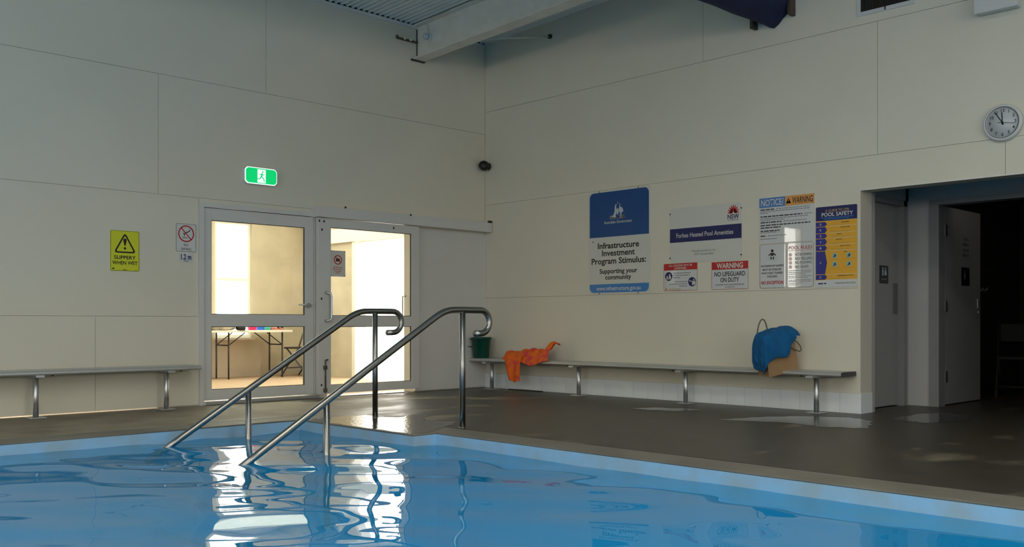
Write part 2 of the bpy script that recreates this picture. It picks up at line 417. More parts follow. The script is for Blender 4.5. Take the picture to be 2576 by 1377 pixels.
# ---- far walls behind the camera
HOLES_F = [(-6.5, 4.5, 1.5, 3.2)]
m = MB()
for a, b, z0, z1 in rects_minus(YW-0.2, YL+0.2, 0, 5.3, HOLES_F): m.box(XW-0.2, XW, a, b, z0, z1)
struct(m.build('wall_far', 'wall_paint', recenter=False), 'off-white wall with a window band', 'wall')
m = MB()
for a, b, z0, z1 in rects_minus(XW, XR+0.2, 0, 5.5, [(-7.5, 4.5, 1.5, 3.2)]): m.box(a, b, YW-0.2, YW, z0, z1)
struct(m.build('wall_back', 'wall_paint', recenter=False), 'off-white end wall with a window band', 'wall')
def window(name, label, axis, pos, a0, a1, z0, z1, nv, nh=0, mat_f='white_trim'):
    """a fixed window in a wall: axis 'x' = wall plane of constant x"""
    e = empty(name, ((pos, (a0+a1)/2, z0) if axis == 'x' else ((a0+a1)/2, pos, z0))); struct(e, label, 'window')
    def bx(m, a, b, c, d, t0, t1):
        return m.box(pos+t0, pos+t1, a, b, c, d) if axis == 'x' else m.box(a, b, pos+t0, pos+t1, c, d)
    fr = MB()
    bx(fr, a0, a1, z0, z0+0.05, 0.0, 0.08); bx(fr, a0, a1, z1-0.05, z1, 0.0, 0.08)
    bx(fr, a0, a0+0.05, z0+0.05, z1-0.05, 0.0, 0.08); bx(fr, a1-0.05, a1, z0+0.05, z1-0.05, 0.0, 0.08)
    fr.build('window_frame', mat_f, e)
    for i in range(1, nv):
        x = a0+(a1-a0)*i/nv; bx(MB(), x-0.025, x+0.025, z0+0.05, z1-0.05, 0.01, 0.07).build('mullion', mat_f, e)
    for i in range(1, nh+1):
        z = z0+(z1-z0)*i/(nh+1); bx(MB(), a0+0.05, a1-0.05, z-0.02, z+0.02, 0.01, 0.07).build('transom', mat_f, e)
    for i in range(nv):
        x0 = a0+(a1-a0)*i/nv; x1 = a0+(a1-a0)*(i+1)/nv
        bx(MB(), x0+0.02, x1-0.02, z0+0.04, z1-0.04, 0.036, 0.042).build('pane', 'glass', e)
    return e
window('window_1', 'long band of windows in the far wall', 'x', XW-0.14, -6.5, 4.5, 1.5, 3.2, 8)
window('window_8', 'long band of windows in the end wall', 'y', YW-0.14, -7.5, 4.5, 1.5, 3.2, 8)
window('window_2', 'narrow window left of the long bench', 'y', YL+0.06, 0.08, 0.83, 1.40, 2.66, 1)

# ---- ceiling: corrugated sheets with clear strips over the water
def corrugate(m, x0, x1, y0, y1, seg):
    P = 0.076; n = max(2, int((x1-x0)/P*seg)); vs = []
    for i in range(n+1):
        x = x0+(x1-x0)*i/n; h = 0.013*(1+math.cos(2*math.pi*x/P))
        vs += [(x, y0, roof_z(y0)+h+0.004), (x, y1, roof_z(y1)+h+0.004)]
    m.add(vs, [(2*i, 2*i+1, 2*i+3, 2*i+2) for i in range(n)], True)
m = MB()
corrugate(m, 5.2, XR+0.1, YW, YL+0.05, 10)
xs = sorted([x for s in SKY_STRIPS for x in s]); edges = [XW] + xs + [5.2]
for i in range(0, len(edges)-1):
    a, b = edges[i], edges[i+1]
    if i % 2 == 0: corrugate(m, a, b, YW, YL+0.05, 6)
    else: corrugate(m, a, b, YW, SKY_Y[0], 6); corrugate(m, a, b, SKY_Y[1], YL+0.05, 6)
struct(m.build('ceiling', 'ceiling_sheet', recenter=False, fixn=False), 'grey corrugated metal roof lining', 'ceiling')
for i, (a, b) in enumerate(sorted(SKY_STRIPS)):
    m = MB(); m.add([(a, SKY_Y[0], roof_z(SKY_Y[0])+0.01), (b, SKY_Y[0], roof_z(SKY_Y[0])+0.01), (b, SKY_Y[1], roof_z(SKY_Y[1])+0.01), (a, SKY_Y[1], roof_z(SKY_Y[1])+0.01)], [(0, 1, 2, 3)])
    struct(m.build('window_%d' % (i+4), 'roof_polycarb'), 'clear roof light strip above the pool', 'window')
struct(MB().box(XW, XR, YL-0.012, YL, EAVE+0.003, EAVE+0.034).build('trim_3', 'joint_shade_dark'), 'dark strip painted in as shade under the roof ribs along the door wall', 'trim')  # dark strip imitates the shade in the openings below the ribs
MB_trim = MB().box(XW, XR, YL-0.02, YL+0.012, EAVE-0.035, EAVE+0.003).build('trim_2', 'ceiling_sheet'); struct(MB_trim, 'pale metal flashing along the top of the door wall', 'trim')

# ---- corridor seen through the doors
cor = empty('wall_corridor', (6.3, 13.45, 0)); struct(cor, 'rendered beige corridor walls beyond the glass doors', 'wall')
HB = [(6.83, 7.45, 0.60, 2.40)]
m = MB()
for a, b, z0, z1 in rects_minus(2.9, 8.55, 0, 2.75, HB): m.box(a, b, 13.45, 13.62, z0, z1)
m.build('back_wall', 'render_beige', cor)
m = MB()
for a, b, z0, z1 in rects_minus(9.24, 13.45, 0, 2.75, [(9.5, 11.98, -1, 2.06)]): m.box(8.33, 8.5, a, b, z0, z1)
m.build('side_wall', 'render_beige', cor)
MB().box(8.285, 8.33, 9.3, 12.85, 2.06, 2.27).build('lintel_board', 'white_trim', cor)
MB().box(8.30, 8.5, 11.90, 11.98, 0, 2.06).build('opening_trim', 'white_trim', cor)
MB().box(2.9, 3.0, 9.2, 13.45, 0, 2.75).build('end_wall', 'render_beige', cor)
m = MB()
for a, b, c0, d in rects_minus(2.9, 8.5, 9.2, 13.62, [(4.0, 8.2, 10.4, 13.1)]): m.box(a, b, c0, d, 2.75, 2.85)
m.build('corridor_ceiling', 'white_trim', cor)
MB().box(3.95, 8.25, 10.35, 13.15, 2.85, 2.856).build('added_roof_light', 'roof_polycarb', cor)  # unseen roof light, added to brighten the corridor
struct(MB().box(2.9, 8.5, 9.27, 13.62, -0.12, 0.0).build('floor_corridor', 'sand_floor'), 'sandy concrete corridor floor', 'floor')
struct(MB().box(8.5, 16, 7.5, 18, -0.2, -0.04).build('ground', 'ground_pale'), 'pale sunlit paving outside the corridor', 'ground')
window('window_3', 'bright two-pane window behind the trestle table', 'y', 13.49, 6.83, 7.45, 0.60, 2.40, 1, 1)
MB().box(6.80, 7.48, 13.40, 13.47, 0.57, 0.60).build('window_sill', 'white_trim', cor)

# ================================================================== DOORS
def door_leaf(root, x0, x1, y0, y1, z0, z1, gx0, gx1, panes, m='door_paint'):
    d = MB(); d.box(x0, gx0, y0, y1, z0, z1, bev=0.003).build('stile', m, root)
    MB().box(gx1, x1, y0, y1, z0, z1, bev=0.003).build('stile', m, root)
    zs = [z0] + [z for p in panes for z in p] + [z1]
    for i in range(0, len(zs), 2): MB().box(gx0, gx1, y0+0.002, y1-0.002, zs[i], zs[i+1], bev=0.002).build('rail', m, root)
    for (a, b) in panes:
        ym = (y0+y1)/2
        MB().box(gx0-0.005, gx1+0.005, ym-0.003, ym+0.003, a-0.005, b+0.005).build('pane', 'glass', root)
        gk = MB()
        for (p, q, r_, s_) in ((gx0, gx0+0.008, a, b), (gx1-0.008, gx1, a, b), (gx0+0.008, gx1-0.008, a, a+0.006), (gx0+0.008, gx1-0.008, b-0.006, b)): gk.box(p, q, ym-0.012, ym-0.003, r_, s_)
        gk.build('gasket', 'dark_metal', root)
d1 = empty('door_1', (5.1, YL, 0)); struct(d1, 'white-framed glazed door with two panes and lever handle', 'door')
MB().box(4.418, 4.462, YL-0.035, YL+0.15, 0, 2.045).box(4.462, 5.83, YL-0.03, YL+0.15, 2.0, 2.045).build('door_frame', 'door_paint', d1)
door_leaf(d1, 4.466, 5.752, YL-0.012, YL+0.035, 0.045, 1.995, 4.552, 5.643, [(0.152, 0.794), (0.918, 1.874)])
MB().box(4.462, 5.80, YL-0.05, YL+0.10, 0.0, 0.035, bev=0.006).build('sill', 'aluminium', d1)
h = MB().lathe([(0.026, 0), (0.026, -0.012), (0.012, -0.014), (0.012, -0.05)], (5.69, YL-0.012, 1.022), axis='y').build('lever_handle', 'aluminium', d1)
MB().tube([(5.69, YL-0.055, 1.022), (5.66, YL-0.06, 1.024), (5.54, YL-0.055, 1.03)], 0.009, 10).build('lever', 'aluminium', h)
MB().box(5.756, 5.93, YL-0.008, YL+0.15, 0, 2.0).build('door_post', 'door_paint', d1)
d2 = empty('door_2', (6.5, YL, 0)); struct(d2, 'white sliding glazed door hung from a head track', 'door')
S = 8.95/9.045
def sx(x): return x*S
def sz(z): return CAM_H+(z-CAM_H)*S
door_leaf(d2, sx(5.822), sx(7.246), 8.95, 9.0, 0.047, sz(2.0), sx(5.986), sx(7.13), [(sz(0.133), sz(0.79)), (sz(0.912), sz(1.902))])
MB().box(sx(5.79), XR-0.01, 8.90, YL, sz(2.005), sz(2.125), bev=0.004).build('head_track', 'door_paint', d2)
MB().box(XR-0.075, XR-0.012, 8.899, 8.915, sz(2.122), sz(2.150)).build('track_end', 'dark_metal', d2)
for x, z in [(5.835, 1.965), (5.868, 1.868), (5.895, 1.962), (6.86, 1.955), (5.862, 1.10), (5.862, 0.14)]:
    MB().box(sx(x)-0.008, sx(x)+0.008, 8.946, 8.95, sz(z)-0.012, sz(z)+0.012).build('fixing', 'dark_metal', d2)
for x, z in [(6.08, 2.13), (7.0, 2.118)]:
    MB().lathe([(0.012, 0), (0.012, -0.006)], (x, 8.90, z-0.01), axis='y').build('screw', 'dark_metal', d2)
xh = sx(5.936)
MB().tube([(xh-0.022, 8.955, 1.165), (xh-0.022, 8.91, 1.165), (xh+0.012, 8.895, 1.155), (xh+0.022, 8.893, 1.12), (xh+0.022, 8.893, 0.90), (xh+0.012, 8.895, 0.865), (xh-0.022, 8.91, 0.855), (xh-0.022, 8.955, 0.855)], 0.013, 10).build('pull_handle', 'aluminium', d2)
b = MB().tube([(sx(5.905), 8.935, 0.06), (sx(5.905), 8.935, 0.42), (sx(5.905)+0.03, 8.93, 0.425)], 0.009, 8)
for z in (0.09, 0.34): b.box(sx(5.905)-0.02, sx(5.905)+0.018, 8.925, 8.95, z-0.02, z+0.02)
b.build('barrel_bolt', 'rust_metal', d2)
MB().tube([(sx(7.08), 8.955+0.045, 1.15), (sx(7.08), 9.06, 1.15), (sx(7.08), 9.06, 0.85), (sx(7.08), 9.0, 0.85)], 0.011, 8).build('pull_handle', 'aluminium', d2)
MB().box(5.93, 7.0, YL-0.04, YL+0.12, 0.001, 0.012).build('floor_guide', 'aluminium', d2)
MB().box(sx(7.246), XR-0.002, YL-0.018, YL, 0.012, sz(1.985)).build('fixed_panel', 'door_paint', d2)
# lobby doors
d3 = empty('door_3', (9.05, 4.15, 0)); struct(d3, 'closed grey lobby door with toilet sign and push plate', 'door')
MB().box(8.632, 9.462, 4.15, 4.19, 0.01, 2.0, bev=0.002).build('door_panel', 'grey_door', d3)
MB().box(8.60, 8.632, 4.10, 4.2, 0, 2.055).box(9.462, 9.54, 4.085, 4.2, 0, 2.055).box(8.60, 9.54, 4.085, 4.2, 2.0, 2.055).build('door_frame', 'grey_frame', d3)
MB().box(9.352, 9.458, 4.146, 4.15, 0.92, 1.228, bev=0.001).build('push_plate', 'push_grey', d3)
d4 = empty('door_4', (9.8, 3.83, 0)); struct(d4, 'grey changing room door standing open into the dark', 'door')
MB().box(9.765, 10.71, 3.80, 3.84, 0.012, 2.0, bev=0.002).build('door_panel', 'grey_door', d4)
MB().box(9.58, 9.735, 3.79, 3.885, 0, 2.05).box(9.58, 9.735, 2.86, 3.79, 2.0, 2.05).box(9.58, 9.735, 2.86, 2.92, 0, 2.0).build('door_frame', 'grey_frame', d4)
for z in (0.29, 1.0, 1.756): MB().box(9.735, 9.80, 3.788, 3.80, z-0.055, z+0.055).build('hinge', 'aluminium', d4)
MB().box(10.625, 10.655, 3.794, 3.80, 0.99, 1.09).build('latch_plate', 'aluminium', d4)
MB().lathe([(0.014, 0), (0.014, -0.012)], (10.64, 3.80, 0.945), 12, 'y').build('thumb_turn', 'aluminium', d4)
# ================================================================== POOL
pool = empty('swimming_pool', (0, 0, -1.3)); tag(pool, 'light blue painted indoor swimming pool with entry steps', 'pool')
D = -1.25
out = [(PX0, PY0), (PX, PY0), (PX, PYJ), (PXJ, PYJ), (PXJ, PY), (PX0, PY)]
T = 0.14
off = [(PX0-T, PY0-T), (PX+T, PY0-T), (PX+T, PYJ+T), (PXJ+T, PYJ+T), (PXJ+T, PY+T), (PX0-T, PY+T)]
def ring(m, z0, z1):
    n = len(out); vs = [(x, y, z) for z in (z0, z1) for (x, y) in out] + [(x, y, z) for z in (z0, z1) for (x, y) in off]
    fs = []
    for i in range(n):
        j = (i+1) % n; fs += [(i, j, n+j, n+i), (2*n+j, 2*n+i, 3*n+i, 3*n+j), (n+i, n+j, 3*n+j, 3*n+i)]
    m.add(vs, fs); return m
ring(MB(), D-0.1, -0.16).build('pool_wall', 'pool_paint', pool)
ring(MB(), -0.16, -0.012).build('rim_band', 'pool_rim', pool)
MB().box(PX0-T, PX+T, PY0-T, PY+T, D-0.1, D).build('pool_floor', 'pool_paint', pool)
for k in range(6):
    z1 = -0.26-0.165*k; x1 = PXJ-0.32*k
    s = MB().box(x1-0.32, x1, PYJ, PY, D, z1, bev=0.006).build('pool_step', 'pool_paint', pool)
    MB().box(x1-0.325, x1-0.27, PYJ+0.02, PY-0.02, z1-0.02, z1+0.003).build('step_nosing', 'step_edge', s)
# water surface: real ripples
rng = np.random.RandomState(11)
def wave(x, y):
    z = np.zeros_like(x)
    r2 = np.random.RandomState(5)
    for lam, slope, n in [(2.6, 0.008, 5), (1.3, 0.018, 7), (0.66, 0.030, 10), (0.38, 0.022, 12), (0.2, 0.005, 10)]:
        for i in range(n):
            l = lam*r2.uniform(0.75, 1.3); th = r2.normal(R(45), 0.75); k = 2*math.pi/l
            z += slope/math.sqrt(n)*1.41/k*np.sin(k*(x*math.cos(th)+y*math.sin(th))+r2.uniform(0, 6.28))
    env = 0.75+0.45*np.sin(0.9*x+1.3)*np.sin(0.8*y-0.4)
    return z*env
xs = np.unique(np.concatenate([np.linspace(PX0, -2.0, 60), np.linspace(-2.0, PXJ, 200), np.linspace(PXJ, PX, 8)]))
ys = np.unique(np.concatenate([np.linspace(PY0, -1.0, 60), np.linspace(-1.0, PYJ, 200), np.linspace(PYJ, PY, 50)]))
GX, GY = np.meshgrid(xs, ys, indexing='ij'); GZ = wave(GX, GY) - 0.09
nx, ny = len(xs), len(ys)
verts = np.stack([GX, GY, GZ], -1).reshape(-1, 3)
ii, jj = np.meshgrid(np.arange(nx-1), np.arange(ny-1), indexing='ij')
keep = ~((xs[ii] >= PXJ-1e-6) & (ys[jj] >= PYJ-1e-6))
a = (ii*ny+jj)[keep]; faces = np.stack([a, a+ny, a+ny+1, a+1], -1)
me = bpy.data.meshes.new('pool_water'); me.from_pydata(verts.tolist(), [], faces.tolist())
me.polygons.foreach_set('use_smooth', [True]*len(me.polygons)); me.materials.append(MAT['pool_water']); me.update()
wat = bpy.data.objects.new('pool_water', me); COL.objects.link(wat)
tag(wat, 'clear blue rippling pool water mirroring the bright doors', 'water', kind='stuff')

# puddles on the deck
def puddle(name, label, pts, seed, clipf=None):
    rr = random.Random(seed); n = len(pts); poly = []
    for i in range(n):
        p, q = Vector(pts[i]), Vector(pts[(i+1) % n])
        for t in range(6):
            e = p.lerp(q, t/6); s_ = 0.03 if t else 0.0
            e = Vector((e.x+rr.uniform(-s_, s_), e.y+rr.uniform(-s_, s_)))
            if clipf: e = Vector(clipf(e.x, e.y))
            poly.append((e.x, e.y))
    m = MB().prism(poly, lambda a, b, d: (a, b, d), 0.0006, 0.0030)
    o = m.build(name, 'puddle_water', fixn=True)
    return tag(o, label, 'puddle', 'puddles on the pool deck')
puddle('puddle', 'bright mirroring puddle at the foot of the handrails', [(4.72, 7.10), (5.05, 7.05), (4.99, 6.85), (5.12, 6.66), (5.36, 6.80), (5.5, 6.72), (5.10, 6.32), (5.22, 6.0), (4.90, 5.80), (4.62, 5.62), (4.42, 5.60), (4.42, 6.4), (4.43, 7.05)], 1, lambda x, y: (max(x, 4.415), max(5.575, min(y, 7.2))))
puddle('puddle', 'thin puddle on the deck below the middle of the long bench', [(7.20, 5.80), (7.45, 5.72), (7.62, 5.45), (7.60, 5.22), (7.34, 5.30), (7.26, 5.55)], 2)
puddle('puddle', 'wide puddle on the deck by the lobby opening', [(6.95, 4.60), (7.35, 4.50), (7.68, 4.30), (7.92, 3.90), (7.75, 3.60), (7.20, 3.40), (7.05, 3.75), (7.15, 4.1)], 3)
puddle('puddle', 'small dim puddle inside the lobby opening', [(8.05, 3.60), (8.6, 3.62), (9.0, 3.5), (8.9, 3.2), (8.3, 3.1), (7.95, 3.25)], 4)

# ================================================================== HANDRAILS
def handrail(y, xl, label):
    e = empty('handrail', (4.97, y, 0)); tag(e, label, 'handrail', 'pool step handrails')
    bx, bz, sl = 4.79, 0.933, 0.602
    pts = [(bx-t, bz-sl*t) for t in (1.86, 1.6, 1.0, 0.5, 0.12)]
    for k in range(1, 6):
        a = k/6; pts.append(((1-a)**2*(bx-0.10)+2*a*(1-a)*bx+a*a*(bx+0.10), (1-a)**2*(bz-0.06)+2*a*(1-a)*bz+a*a*bz))
    pts += [(bx+0.12, bz), (5.0, bz)]
    for k in range(0, 13):
        a = math.pi/2-math.pi*k/12; pts.append((5.165+0.094*math.cos(a), 0.839+0.094*math.sin(a)))
    pts.append((5.10, 0.745))
    MB().tube([(p[0], y, p[1]) for p in pts], 0.0255, 16).build('rail', 'stainless', e)
    p = MB().tube([(4.97, y, 0), (4.97, y, bz)], 0.024, 16).build('post', 'stainless', e)
    MB().lathe([(0.030, 0), (0.030, 0.004), (0.025, 0.008)], (4.97, y, 0.0)).build('base_flange', 'stainless', p)
    MB().tube([(xl, y, -0.6), (xl, y, bz-sl*(bx-xl))], 0.024, 16).build('post', 'stainless', e)
handrail(6.82, 3.748, 'steel pool handrail farther from the camera, beside the pool back wall')
handrail(5.66, 3.71, 'steel pool handrail nearer the camera, in front of the green bucket')

# ================================================================== BENCHES
def bench(label, wall, a0, a1, ztop, legs, caps):
    # along a (x for the left wall, y for the right wall); depth d out of the wall
    P = (lambda a, d, z: (a, YL-d, z)) if wall == 'l' else (lambda a, d, z: (XR-d, a, z))
    e = empty('bench', P((a0+a1)/2, 0.2, 0)); tag(e, label, 'bench', 'slim metal wall benches')
    prof = [(0.015, ztop-0.042), (0.015, ztop), (0.275, ztop), (0.29, ztop-0.004), (0.30, ztop-0.016), (0.30, ztop-0.03), (0.29, ztop-0.042)]
    MB().prism(prof, lambda d, z, a: P(a, d, z), a0, a1).build('seat', 'bench_plank', e)
    for a, s in caps:
        MB().prism([(d, z) for d, z in prof], lambda d, z, q: P(q, d, z), a, a+0.006*s).build('end_cap', 'end_cap' if s < 0 else 'bench_plank', e)
    for a in legs:
        lg = MB().tube([P(a, 0.2, 0.008), P(a, 0.2, ztop-0.06)], 0.024, 16).build('leg', 'aluminium', e)
        x, y, _ = P(a, 0.2, 0)
        MB().box(x-0.07, x+0.07, y-0.07, y+0.07, 0, 0.008, bev=0.002).build('base_plate', 'aluminium', lg)
        hw = (0.035, 0.14) if wall == 'l' else (0.14, 0.035)
        MB().box(x-hw[0], x+hw[0], y-hw[1]+(0.02 if wall == 'l' else 0), y+hw[1]-(0.02 if wall == 'l' else 0), ztop-0.06, ztop-0.042).build('bracket', 'aluminium', lg)
        q = P(a+0.12, 0.26, 0)
        MB().lathe([(0.009, 0), (0.009, 0.012)], (q[0], q[1], ztop-0.054), n=10).build('bolt', 'dark_metal', lg)
bench('long slim metal bench under the notices holding a bucket, towel and bag', 'r', 4.035, YL-0.02, 0.388, [4.322, 5.776, 7.248, 8.70], [(4.035, -1)])
bench('empty slim metal bench under the yellow slippery sign', 'l', -2.2, 4.30, 0.418, [-0.7, 0.47, 1.645, 2.82, 3.995], [(4.30, 1)])

# ================================================================== SIGNS
RL = (R(90), 0, 0); RR_ = (R(90), 0, R(-90))
def board(name, wall, a, z, w, h, m, label, cat='sign', corner=0.0, thick=0.004, proud=0.001):
    """flat board hung on a wall; children use local (u right, v up, w out)"""
    loc, rot = ((a, YL-proud, z), RL) if wall == 'l' else ((XR-proud, a, z), RR_)
    b = MB().prism(rrect(-w/2, w/2, -h/2, h/2, corner), lambda u, v, d: (u, v, d), 0, thick)
    o = b.build(name, m, local=True); o.location = loc; o.rotation_euler = rot
    WM[o] = Matrix.Translation(loc) @ Euler(rot).to_matrix().to_4x4(); o['_t'] = thick
    return tag(o, label, cat)
def rrect(x0, x1, y0, y1, r, which=(1, 1, 1, 1), n=5):
    """corner order: bl, br, tr, tl"""
    if r <= 0: return [(x0, y0), (x1, y0), (x1, y1), (x0, y1)]
    pts = []
    for (cx, cy, a0, on, px, py) in ((x0+r, y0+r, 180, which[0], x0, y0), (x1-r, y0+r, 270, which[1], x1, y0), (x1-r, y1-r, 0, which[2], x1, y1), (x0+r, y1-r, 90, which[3], x0, y1)):
        if not on: pts.append((px, py)); continue
        for k in range(n+1):
            a = R(a0+90*k/n); pts.append((cx+r*math.cos(a), cy+r*math.sin(a)))
    return pts
def flat(o, name, polys, m, lift=0.0006):
    t = o.get('_t', 0.004)
    b = MB()
    for p in polys: b.prism(p, lambda u, v, d: (u, v, d), t-0.001, t+lift)
    r_ = b.build(name, m, o, local=True)
    if 'print' in name: r_['kind'] = 'stuff'
    return r_
FONT_CACHE = {}
def text(o, body, cx, cy, w, h, m, bold=0.0, lift=0.0012, name='lettering'):
    cu = bpy.data.curves.new('t', 'FONT'); cu.body = body; cu.size = 1.0; cu.fill_mode = 'FRONT'; cu.resolution_u = 3; cu.offset = bold
    ob = bpy.data.objects.new('t', cu); COL.objects.link(ob)
    me = bpy.data.meshes.new_from_object(ob.evaluated_get(bpy.context.evaluated_depsgraph_get()))
    bpy.data.objects.remove(ob); bpy.data.curves.remove(cu)
    n = len(me.vertices); co = np.empty(n*3); me.vertices.foreach_get('co', co); co = co.reshape(-1, 3)
    lo, hi = co.min(0), co.max(0)
    cap = 0.70
    co[:, 0] = (co[:, 0]-(lo[0]+hi[0])/2)*w/(hi[0]-lo[0])+cx
    co[:, 1] = (co[:, 1]-cap/2)*h/cap+cy
    co[:, 2] = o.get('_t', 0.004)+lift
    me.vertices.foreach_set('co', co.ravel()); me.materials.clear(); me.materials.append(MAT[m]); me.update(); me.name = name
    t = bpy.data.objects.new(name, me); COL.objects.link(t); t.parent = o; WM[t] = WM[o].copy()
    return t
def dashes(o, x0, x1, y, h, m, seed, fill=1.0, name='small_print'):
    """a line of print too small to read in the photograph: word-long strokes"""
    rr = random.Random(seed); x = x0; end = x0+(x1-x0)*fill; polys = []
    while x < end:
        l = min(rr.uniform(1.5, 5.0)*h, end-x); polys.append([(x, y-h/2), (x+l, y-h/2), (x+l, y+h/2), (x, y+h/2)]); x += l+0.7*h
    return polys
def disc(cx, cy, r, n=24, r2=None): return [(cx+r*math.cos(2*math.pi*k/n), cy+(r2 or r)*math.sin(2*math.pi*k/n)) for k in range(n)]
def annulus(o, cx, cy, r, w, m, name='ring', n=32, lift=0.0012):
    t = o.get('_t', 0.004)+lift
    vs = [(cx+q*math.cos(2*math.pi*k/n), cy+q*math.sin(2*math.pi*k/n), t) for k in range(n) for q in (r, r-w)]
    fs = [(2*k, 2*((k+1) % n), 2*((k+1) % n)+1, 2*k+1) for k in range(n)]
    return MB().add(vs, fs).build(name, m, o, local=True)
def bar(x0, y0, x1, y1, w):
    dx, dy = x1-x0, y1-y0; l = math.hypot(dx, dy); nx_, ny_ = -dy/l*w/2, dx/l*w/2
    return [(x0-nx_, y0-ny_), (x1-nx_, y1-ny_), (x1+nx_, y1+ny_), (x0+nx_, y0+ny_)]
def screws(o, pts, r=0.008):
    for (u, v) in pts: MB().lathe([(r, 0), (r, 0.003), (r*0.5, 0.004)], (u, v, o['_t']), n=10).build('screw', 'dark_metal', o, local=True)
def outline(o, x0, x1, y0, y1, w, r, m, name='border'):
    a = rrect(x0, x1, y0, y1, r); b = rrect(x0+w, x1-w, y0+w, y1-w, max(r-w, 0.001)); n = len(a); t = o['_t']+0.001
    MB().add([(x, y, t) for x, y in a]+[(x, y, t) for x, y in b], [(i, (i+1) % n, n+(i+1) % n, n+i) for i in range(n)]).build(name, m, o, local=True)

# -- tall blue and white infrastructure sign
s = board('information_sign', 'r', 6.826, 1.748, 0.883, 1.174, 'ink_white', 'tall blue and white infrastructure sign, leftmost on the notice wall', corner=0.015)
flat(s, 'blue_panel', [rrect(-0.427, 0.427, 0.060, 0.572, 0.06, (0, 0, 1, 1))], 'ink_blue')
flat(s, 'web_band', [rrect(-0.427, 0.427, -0.572, -0.476, 0.06, (1, 1, 0, 0))], 'ink_sky')
for t_, v, w, h in [('Infrastructure', -0.037, 0.595, 0.066), ('Investment', -0.122, 0.475, 0.066), ('Program Stimulus:', -0.212, 0.785, 0.066), ('Supporting your', -0.328, 0.545, 0.052), ('community', -0.398, 0.375, 0.052)]:
    text(s, t_, -0.005, v, w, h, 'ink_black', 0.022)
text(s, 'www.infrastructure.gov.au', -0.005, -0.524, 0.64, 0.046, 'ink_white', 0.012)
text(s, 'Australian Government', -0.01, 0.225, 0.405, 0.034, 'ink_white', 0.008)
K = []
def em(pts, cx, cy, sc): return [(cx+x*sc, cy+y*sc) for x, y in pts]
ex, ey, es = -0.012, 0.350, 0.105
kang = [(-0.95, -0.62), (-0.62, -0.5), (-0.42, -0.1), (-0.40, 0.35), (-0.32, 0.62), (-0.22, 0.72), (-0.12, 0.58), (-0.22, 0.48), (-0.16, 0.1), (-0.08, -0.2), (-0.2, -0.3), (-0.28, -0.62), (-0.12, -0.70), (-0.5, -0.72)]
emu = [(0.22, 0.70), (0.32, 0.74), (0.34, 0.6), (0.32, 0.3), (0.5, 0.36), (0.72, 0.12), (0.78, -0.15), (0.55, -0.25), (0.48, -0.7), (0.6, -0.74), (0.36, -0.74), (0.38, -0.3), (0.2, -0.1), (0.2, 0.3), (0.26, 0.55)]
shield = [(-0.14, 0.2), (0.14, 0.2), (0.16, -0.25), (0.0, -0.5), (-0.16, -0.25)]
star = [(0.09*(1 if k % 2 == 0 else 0.5)*math.cos(2*math.pi*k/14+math.pi/2), 0.82+0.11*(1 if k % 2 == 0 else 0.5)*math.sin(2*math.pi*k/14+math.pi/2)) for k in range(14)]
flat(s, 'coat_of_arms', [em(p, ex, ey, es) for p in (kang, emu, shield, star)], 'ink_pale', 0.0014)
wr_ = random.Random(3)
flat(s, 'wattle_sprigs', [em(disc(wr_.choice((-1, 1))*wr_.uniform(0.25, 1.05), -0.45-wr_.uniform(0.05, 0.40), 0.055, 6), ex, ey, es) for _ in range(34)] + [em(bar(-0.8, -0.86, 0.8, -0.86, 0.04), ex, ey, es)], 'ink_tan', 0.0012)
screws(s, [(-0.28, 0.582), (0.28, 0.582), (-0.28, -0.582), (0.28, -0.582), (-0.375, 0.012)], 0.007)
# -- amenities sign
s = board('information_sign', 'r', 5.678, 1.758, 0.88, 0.586, 'ink_white', 'white amenities sign with navy band and red flower emblem', corner=0.05)
flat(s, 'navy_band', [[(-0.44, -0.072), (0.44, -0.072), (0.44, 0.074), (-0.44, 0.074)]], 'ink_navy')
text(s, 'Forbes Heated Pool Amenities', -0.005, 0.0, 0.70, 0.047, 'ink_white', 0.010)
text(s, 'Proudly funded by the', -0.01, -0.172, 0.29, 0.024, 'ink_grey'); text(s, 'NSW Government', -0.01, -0.206, 0.24, 0.024, 'ink_grey')
text(s, 'NSW', 0.345, 0.152, 0.135, 0.046, 'ink_navy', 0.02); text(s, 'GOVERNMENT', 0.345, 0.116, 0.132, 0.012, 'ink_navy')
def petal(cx, cy, ang, l, w):
    c_, s_ = math.cos(R(ang)), math.sin(R(ang))
    return [(cx+x*c_-y*s_, cy+x*s_+y*c_) for x, y in [(0.12*l, 0), (0.5*l, -w), (0.8*l, -0.7*w), (l, 0), (0.8*l, 0.7*w), (0.5*l, w)]]
flat(s, 'flower_emblem', [petal(0.345, 0.185, a_, l_, 0.0085) for a_, l_ in [(8, 0.070), (30, 0.078), (52, 0.084), (72, 0.088), (90, 0.090), (108, 0.088), (128, 0.084), (150, 0.078), (172, 0.070), (60, 0.05), (120, 0.05), (20, 0.046), (160, 0.046)]], 'ink_red')
screws(s, [(-0.438, 0.235), (0.438, 0.23), (-0.438, -0.235), (0.436, -0.24)], 0.008)
